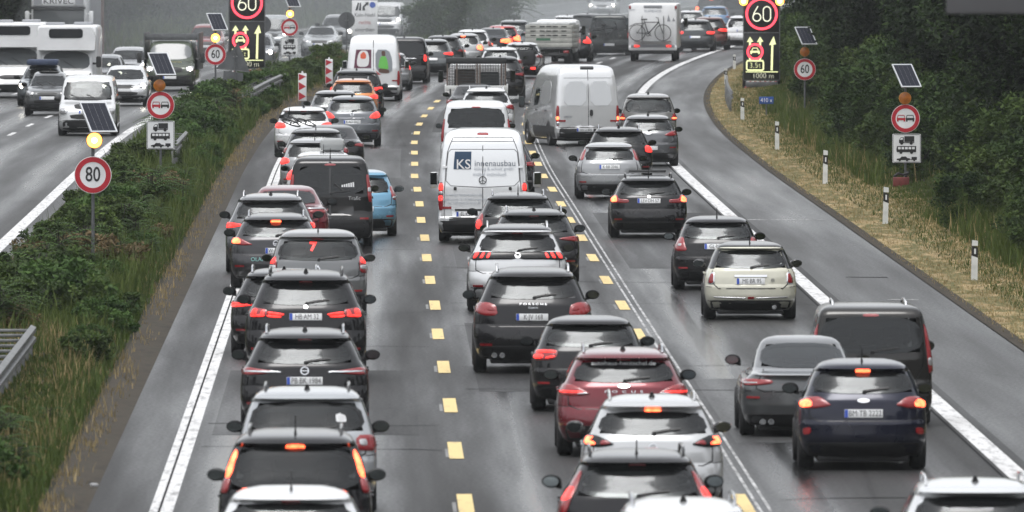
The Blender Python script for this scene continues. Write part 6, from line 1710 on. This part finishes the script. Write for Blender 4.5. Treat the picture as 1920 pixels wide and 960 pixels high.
def trunk_mesh(name, seed, h, r, cen, nb=7):
    rr = random.Random(seed); b = MB()
    pts = [(rr.uniform(-.1, .1)*i*.6, rr.uniform(-.1, .1)*i*.6, h*i/5 - .2) for i in range(6)]
    b.tube(pts, [r*(1 - .14*i) for i in range(6)], 8)
    idx = rr.sample(range(len(cen)), min(nb, len(cen)))
    for i in idx:
        e = cen[i]; s = pts[rr.choice([1, 2, 3, 4])]
        mid = ((s[0] + e[0])/2, (s[1] + e[1])/2, (s[2] + e[2])/2 + .15*h*.3)
        b.tube([s, mid, tuple(e)], [r*.45, r*.28, r*.1], 6)
    me = bpy.data.meshes.new(name); me.from_pydata([tuple(map(float, p)) for p in b.v], [], b.f); me.materials.append(BARK)
    me.polygons.foreach_set('use_smooth', [True]*len(me.polygons))
    return me
def make_kind(specs):
    out = []
    for (seed, rx, ry, rz, zc, ncl, nl, size, m, h, r) in specs:
        cm, cen = crown_mesh('crown', seed, rx, ry, rz, zc, ncl, nl, size, m)
        out.append((cm, trunk_mesh('trunk', seed, h, r, cen)))
    return out
TREES = make_kind([(11, 2.5, 2.5, 3.6, 4.2, 130, 190, .095, LEAF_DARK, 5.0, .16), (12, 3.0, 2.6, 3.2, 3.8, 140, 190, .095, LEAF_MID2, 4.6, .17),
                   (13, 2.2, 2.2, 4.2, 4.8, 130, 190, .09, LEAF_MID2, 6.0, .15), (14, 2.8, 2.8, 4.0, 4.5, 150, 190, .095, LEAF_DARK, 5.5, .18), (15, 2.2, 2.4, 3.0, 3.4, 120, 180, .09, LEAF_MID2, 4.2, .14)])
SHRUBS = make_kind([(21, 1.3, 1.3, 1.15, 1.1, 52, 130, .065, LEAF_MID, 1.0, .05), (22, 1.5, 1.3, 1.4, 1.3, 58, 130, .07, LEAF_MID2, 1.2, .05), (23, 1.0, 1.1, .9, .85, 40, 130, .06, LEAF_MID, .8, .04)])
BUSHES = make_kind([(31, .85, .95, .55, .50, 36, 105, .058, LEAF_MID, .5, .03), (32, 1.1, 1.0, .62, .55, 42, 105, .06, LEAF_SUMAC, .55, .03), (33, .65, .75, .62, .58, 32, 105, .05, LEAF_MID, .5, .025), (34, .7, .9, .45, .42, 22, 70, .06, LEAF_DRY, .4, .02)])
def feathery(seed, h, nf, m):
    rng = np.random.default_rng(seed)
    Vs, Ts = [], []
    b = MB()
    for i in range(nf):
        az = rng.uniform(0, 2*np.pi); L = h*rng.uniform(.55, .95); z0 = h*rng.uniform(.25, .85)
        r0 = np.array([rng.normal(0, .12), rng.normal(0, .12), z0])
        k = 13
        t = np.linspace(0, 1, k)[:, None]
        d = np.array([np.cos(az), np.sin(az), 0])
        pts = r0 + d*L*t*.9 + np.array([0, 0, 1])*(L*(.62*t - .62*t**2))*rng.uniform(.6, 1.3)
        side = np.array([-np.sin(az), np.cos(az), 0])
        tone = np.clip(rng.normal(.5, .25), 0, 1)
        for j in range(1, k):
            for sg in (-1, 1):
                p = pts[j]; ll = L*.17*(1 - .55*(j/k))
                tip = p + side*sg*ll + d*ll*.35 + np.array([0, 0, -.28*ll])
                w = d*ll*.20
                Vs += [p - w*.6, (p + tip)/2 + w*1.2 + np.array([0, 0, .03*ll]), tip, (p + tip)/2 - w*.8]
                Ts += [tone]*4
        b.tube([tuple(p) for p in pts[::3]], [.012, .010, .008, .006, .004][:len(pts[::3])], 5)
    for i in range(4):
        a = rng.uniform(0, 6.28); b.tube([(0, 0, -.1), (.12*math.cos(a), .12*math.sin(a), h*.9)], [.03, .012], 6)
    V = np.array(Vs); F4 = np.arange(len(V)).reshape(-1, 4)
    cm = tri_mesh('foliage', V, F4, np.array(Ts), m)
    me = bpy.data.meshes.new('stem'); me.from_pydata([tuple(map(float, p)) for p in b.v], [], b.f); me.materials.append(BARK)
    return cm, me
FEATHERY = [feathery(41, 1.25, 34, LEAF_SUMAC), feathery(42, 1.0, 28, LEAF_SUMAC), feathery(43, 1.5, 40, LEAF_SUMAC)]
_BB = {}
CLEAR_SIGHT = [(1428, 50, 172, 572), (1509, 26, 200, 494), (1698, 58, 385, 378), (1437, 22, 215, 500), (174, 40, 420, 290), (301, 34, 300, 389), (404, 26, 150, 506),
               (543, 26, 108, 613), (463, 44, 120, 578), (441, 55, 150, 525), (684, 34, 90, 672), (567, 16, 198, 520), (617, 14, 168, 575), (650, 20, 70, 643),
               (1457, 10, 283, 436), (1547, 10, 347, 385), (1660, 12, 422, 339), (1827, 14, 528, 290), (1392, 9, 226, 493), (1361, 8, 158, 587), (1377, 8, 130, 636),
               (40, 60, 745, 240), (332, 8, 305, 412), (1358, 12, 200, 540), (520, 16, 176, 520), (1689, 20, 395, 377)]
def plant(kind, i, name, label, cat, d, off, s, group, sz=1.0, cn='crown', tn='trunk'):
    cm, tm = kind[i % len(kind)]
    x = C_(d) + off
    if cm.name not in _BB:
        co = np.zeros(len(cm.vertices)*3, np.float32); cm.vertices.foreach_get('co', co); co = co.reshape(-1, 3)
        _BB[cm.name] = (float(np.percentile(np.abs(co[:, 0]), 95)), float(np.percentile(co[:, 2], 98)))
    wr = _BB[cm.name][0]*s
    zt = _BB[cm.name][1]*s*sz + max(0, terr_z(off))
    px, k = 960 + x*F_PX/d, F_PX/d
    if any(d < ds + 1.5 and abs(px - cx) < hw + wr*k and (CAM_H - zt)*k - 203 < yb for cx, hw, yb, ds in CLEAR_SIGHT): return None
    t = thing(name, label, cat, (x, d, max(-.05, terr_z(off)) - .02), rnd.uniform(0, 6.28), group)
    share(cn, cm, t, scale=(s, s, s*sz)); share(tn, tm, t, scale=(s, s, s*sz))
    return t
def near(d): return ('nearest part' if d < 378 else 'behind the no overtaking sign' if d < 494 else 'behind the 60 sign' if d < 572 else 'beyond the lit sign')
def nearm(d): return ('nearer than the 80 sign' if d < 290 else 'just beyond the 80 sign' if d < 389 else 'beyond the no overtaking sign' if d < 506 else 'beyond the small 60 sign')
# right bank
for j, d in enumerate(np.arange(345, 900, 6.0)):
    plant(TREES, rnd.randrange(5), 'tree', 'dark green tree in front row on right bank, ' + near(d), 'tree', d + rnd.uniform(-2, 2), 16.2 + rnd.uniform(-.9, 1.2), rnd.uniform(.8, 1.15), 'dark trees on the right bank')
for j, d in enumerate(np.arange(430, 980, 7.5)):
    plant(TREES, rnd.randrange(5), 'tree', 'dark green tree in back row on right bank, ' + near(d), 'tree', d + rnd.uniform(-2, 2), 20.5 + rnd.uniform(-1, 1.5), rnd.uniform(1.0, 1.35), 'dark trees on the right bank')
for j, d in enumerate(np.arange(300, 640, 2.4)):
    o = 14.0 + rnd.uniform(-.9, 1.2)
    plant(SHRUBS, rnd.randrange(3), 'shrub', 'leafy green shrub at the foot of right bank, ' + near(d), 'shrub', d + rnd.uniform(-1.5, 1.5), o, rnd.uniform(.7, 1.15), 'shrubs at the foot of the right bank', 1.0, 'foliage', 'stem')
for d, o, s in ((330, 12.4, .55), (352, 12.6, .6), (372, 12.2, .5), (480, 11.7, .7), (498, 11.9, .75), (508, 11.6, .6), (540, 11.5, .8), (556, 11.2, .7), (590, 11.2, .8)):
    plant(SHRUBS, rnd.randrange(3), 'shrub', 'low shrub growing out of the verge in front of the right bank', 'shrub', d, o, s, 'low shrubs on the right verge', 1.0, 'foliage', 'stem')
plant(BUSHES, 3, 'dry_bush', 'dry brown bush behind the blue kilometre sign', 'bush', 545, 12.6, 2.2, None, 1.5, 'foliage', 'stem')
for j, d in enumerate(np.arange(-70, 345, 9.0)):
    plant(TREES, rnd.randrange(5), 'tree', 'dark green tree on the right bank near the bridge', 'tree', d, 17.0 + rnd.uniform(-.9, 1.2), rnd.uniform(.9, 1.2), 'dark trees on the right bank')
for j, d in enumerate(np.arange(-70, 640, 9.0)):
    plant(TREES, rnd.randrange(5), 'tree', 'dark green tree beyond the opposite carriageway near the bridge', 'tree', d, -26 + rnd.uniform(-1, 1), rnd.uniform(.9, 1.3), 'trees on the left bank')
br = thing('bridge', 'grey concrete road bridge carrying the viewpoint over the motorway', 'bridge', (0, -8, 0))
CONC = mat('concrete', (.20, .20, .19), .85, noise=.2, nscale=.6)
MB().box((-4, 0, 5.6), (74, 13.5, 1.2), .05).build('deck', CONC, br)
MB().box((-4, -6.6, 6.75), (74, .3, 1.1), .03).build('parapet', CONC, br)
for x in (-7.4, 13.5, -24.0): MB().box((x, 0, 2.4), (1.0, 9, 5.2), .08).build('pier', CONC, br)
# left verge trees in the mist
for j, d in enumerate(np.arange(640, 1240, 8.0)):
    plant(TREES, rnd.randrange(5), 'tree', 'misty tree in the row beyond the opposite carriageway', 'tree', d + rnd.uniform(-2, 2), -25.5 + rnd.uniform(-1, 1), rnd.uniform(.9, 1.3), 'misty trees on the left')
# median
rm = random.Random(3)
d = 186.0
while d < 640:
    for k in range(3):
        off = rm.uniform(-7.75, -6.6) if k < 2 else rm.uniform(-6.7, -5.8)
        if k == 1 and rm.random() < .45: continue
        bare = (196 < d < 246)
        if bare: off = -6.3 + rm.uniform(-.2, .5) if rm.random() < .4 else None
        if off is None: continue
        s = rm.uniform(.65, 1.05) * (.6 if off > -6.4 else 1.0)
        fe = rm.random() < (.55 if d < 330 else .22)
        if fe: plant(FEATHERY, rm.randrange(3), 'feathery_shrub', 'feathery-leaved green shrub in the planted median, ' + nearm(d), 'shrub', d, off, s*.85, 'feathery shrubs in the median', 1.0, 'foliage', 'stem')
        else: plant(BUSHES, rm.choice([0, 0, 1, 1, 2, 3]), 'bush', 'low leafy bush in the planted median, ' + nearm(d), 'bush', d, off, s, 'low bushes in the median', 1.0, 'foliage', 'stem')
    d += 3.0 + d*.004
for d, off, s in ((190, -5.9, 1.0), (193, -6.4, 1.1), (188, -6.9, 1.1), (198, -6.2, .6)):
    plant(FEATHERY, 2, 'feathery_shrub', 'dark feathery shrub in the bottom left corner', 'shrub', d, off, s, 'dark feathery shrubs in the corner', 1.0, 'foliage', 'stem')
for d, off, s in ((745, -8.0, 1.2), (752, -7.2, 1.1), (760, -6.4, 1.1), (770, -7.0, 1.3), (735, -8.4, .9)):
    plant(SHRUBS, 1, 'shrub', 'rounded green bush at the far end of the median', 'shrub', d, off, s, 'bushes at the far end of the median', 1.0, 'foliage', 'stem')
plant(FEATHERY, 2, 'feathery_shrub', 'tall feathery shrub standing out against the mist at the far median', 'shrub', 775, -6.6, 2.1, None, 1.1, 'foliage', 'stem')

def blades(name, seed, n, d0, d1, o0, o1, h0, h1, wdt, m, clump=0., bias=0.5, power=1.0):
    rng = np.random.default_rng(seed)
    d = d0 + (d1 - d0)*rng.uniform(0, 1, n)**power
    o = rng.uniform(o0, o1, n)
    if clump:
        nc = int(n/14); cd = d[:nc]; co = o[:nc]; w = rng.integers(0, nc, n)
        d = cd[w] + rng.normal(0, clump*2.0, n); o = co[w] + rng.normal(0, clump, n); o = np.where((o < o0) | (o > o1), rng.uniform(o0, o1, n), o)
    x = cline(d) + o; z = np.interp(o, T_OFF, T_Z)
    z = np.maximum(z, -.02)
    h = rng.uniform(h0, h1, n)*(.6 + .8*rng.uniform(0, 1, n)**2)
    px = 960 + x*F_PX/d; pt = (CAM_H - z - h*.9)*F_PX/d - 203
    ok = np.ones(n, bool)
    for cx, hw, yb, ds in CLEAR_SIGHT: ok &= ~((d < ds + 1) & (np.abs(px - cx) < hw + 4) & (pt < yb))
    h = np.where(ok, h, np.minimum(h, .10))
    az = rng.uniform(0, 2*np.pi, n); lean = rng.uniform(.05, .55, n)*h
    B = np.stack([x, d, z - .02], 1)
    w = np.stack([np.cos(az + 1.57), np.sin(az + 1.57), np.zeros(n)], 1)*wdt*rng.uniform(.6, 1.3, n)[:, None]
    w[:, 0] = np.where(np.abs(w[:, 0]) < wdt*.4, wdt*.5, w[:, 0])
    ld = np.stack([np.cos(az), np.sin(az), np.zeros(n)], 1)
    mid = B + ld*(lean*.35)[:, None] + np.array([0, 0, 1])*(h*.6)[:, None]
    tip = B + ld*lean[:, None] + np.array([0, 0, 1])*h[:, None]
    V = np.stack([B - w, B + w, mid + w*.7, tip, mid - w*.7], 1).reshape(-1, 3)
    i = np.arange(n)*5
    F = np.stack([np.stack([i, i + 1, i + 2, i + 4], 1), np.stack([i + 4, i + 2, i + 3, i + 3], 1)], 1).reshape(-1, 4)
    # second face is a triangle: build as two meshes' worth of quads with a repeated tip avoided
    tone = np.repeat(np.clip(rng.normal(bias, .28, n), 0, 1), 5)
    me = bpy.data.meshes.new(name)
    F1 = np.stack([i, i + 1, i + 2, i + 4], 1); F2 = np.stack([i + 4, i + 2, i + 3], 1)
    loops = np.concatenate([F1.ravel(), F2.ravel()])
    tot = np.concatenate([np.full(n, 4), np.full(n, 3)]); st = np.concatenate([np.arange(n)*4, n*4 + np.arange(n)*3])
    me.vertices.add(len(V)); me.vertices.foreach_set('co', V.astype(np.float32).ravel())
    me.loops.add(len(loops)); me.loops.foreach_set('vertex_index', loops.astype(np.int32))
    me.polygons.add(2*n); me.polygons.foreach_set('loop_start', st.astype(np.int32)); me.polygons.foreach_set('loop_total', tot.astype(np.int32))
    me.update(calc_edges=True)
    a = me.attributes.new('tone', 'FLOAT', 'POINT'); a.data.foreach_set('value', tone.astype(np.float32))
    me.materials.append(m)
    o_ = link(bpy.data.objects.new(name, me))
    o_['kind'] = 'stuff'
    return o_
blades('grass', 51, 100000, 180, 480, -8.6, -5.4, .10, .34, .010, GRASS_M, .22, .25, 1.3)
blades('tall_grass', 61, 30000, 246, 480, -8.4, -5.7, .25, .65, .012, GRASS_M, .3, .55, 1.2)
blades('grass', 52, 18000, 400, 800, -8.6, -5.5, .25, .60, .03, GRASS_M, .3, .35)
blades('dry_grass', 53, 8000, 180, 620, -6.0, -4.95, .07, .20, .008, STRAW_M, .16, .15, 1.2)
blades('dry_grass', 54, 7000, 182, 250, -8.4, -5.6, .15, .42, .009, STRAW_M, .25, .1)
blades('dry_grass', 55, 90000, 225, 640, 10.05, 12.6, .03, .11, .010, STRAW_M, .2, .5, 1.3)
blades('grass', 56, 34000, 225, 640, 10.9, 12.8, .05, .15, .011, GRASS_M, .45, .4, 1.3)
blades('tall_grass', 57, 80000, 250, 660, 12.0, 15.2, .3, .75, .014, GRASS_M, .35, .45, 1.1)
blades('tall_dry_grass', 58, 3500, 250, 620, 11.9, 14.5, .3, .75, .013, STRAW_M, .3, .3, 1.1)
blades('grass', 59, 20000, 560, 1100, -30, -21.8, .3, .9, .05, GRASS_M, .4, .4)
labels_done = True

# ------------------------------------------------------------------ rain mist
hz = MB().box((0, 720, 10.0), (1140, 1640, 22.2)).build('haze', None, None, False)
hz['kind'] = 'stuff'
m = bpy.data.materials.new('haze'); m.use_nodes = True
m.node_tree.nodes.clear()
o_ = m.node_tree.nodes.new('ShaderNodeOutputMaterial'); pv = m.node_tree.nodes.new('ShaderNodeVolumePrincipled')
pv.inputs['Color'].default_value = (.82, .86, .88, 1)
pv.inputs['Density'].default_value = HAZE_DENSITY
pv.inputs['Anisotropy'].default_value = 0.0
m.node_tree.links.new(pv.outputs[0], o_.inputs['Volume'])
hz.data.materials.append(m)
# spray thrown up by the far traffic
sm_ = bpy.data.materials.new('road_spray'); sm_.use_nodes = True; sm_.node_tree.nodes.clear()
o_ = sm_.node_tree.nodes.new('ShaderNodeOutputMaterial'); pv = sm_.node_tree.nodes.new('ShaderNodeVolumePrincipled')
pv.inputs['Color'].default_value = (.64, .68, .70, 1); pv.inputs['Density'].default_value = .0028; pv.inputs['Anisotropy'].default_value = 0.0
sm_.node_tree.links.new(pv.outputs[0], o_.inputs['Volume'])
for d, off, hl, hwid, hh in ((830, -14, 240, 13, 10.0), (900, 2, 230, 12, 6.0)):
    bm = bmesh.new(); bmesh.ops.create_icosphere(bm, subdivisions=4, radius=1.0)
    for v in bm.verts:
        y = d + v.co.y*hl
        v.co = Vector((C_(y) + off + v.co.x*hwid, y, 1.0 + v.co.z*hh))
    me = bpy.data.meshes.new('road_spray'); bm.to_mesh(me); bm.free(); me.materials.append(sm_)
    sp_ = link(bpy.data.objects.new('road_spray', me)); sp_['kind'] = 'stuff'
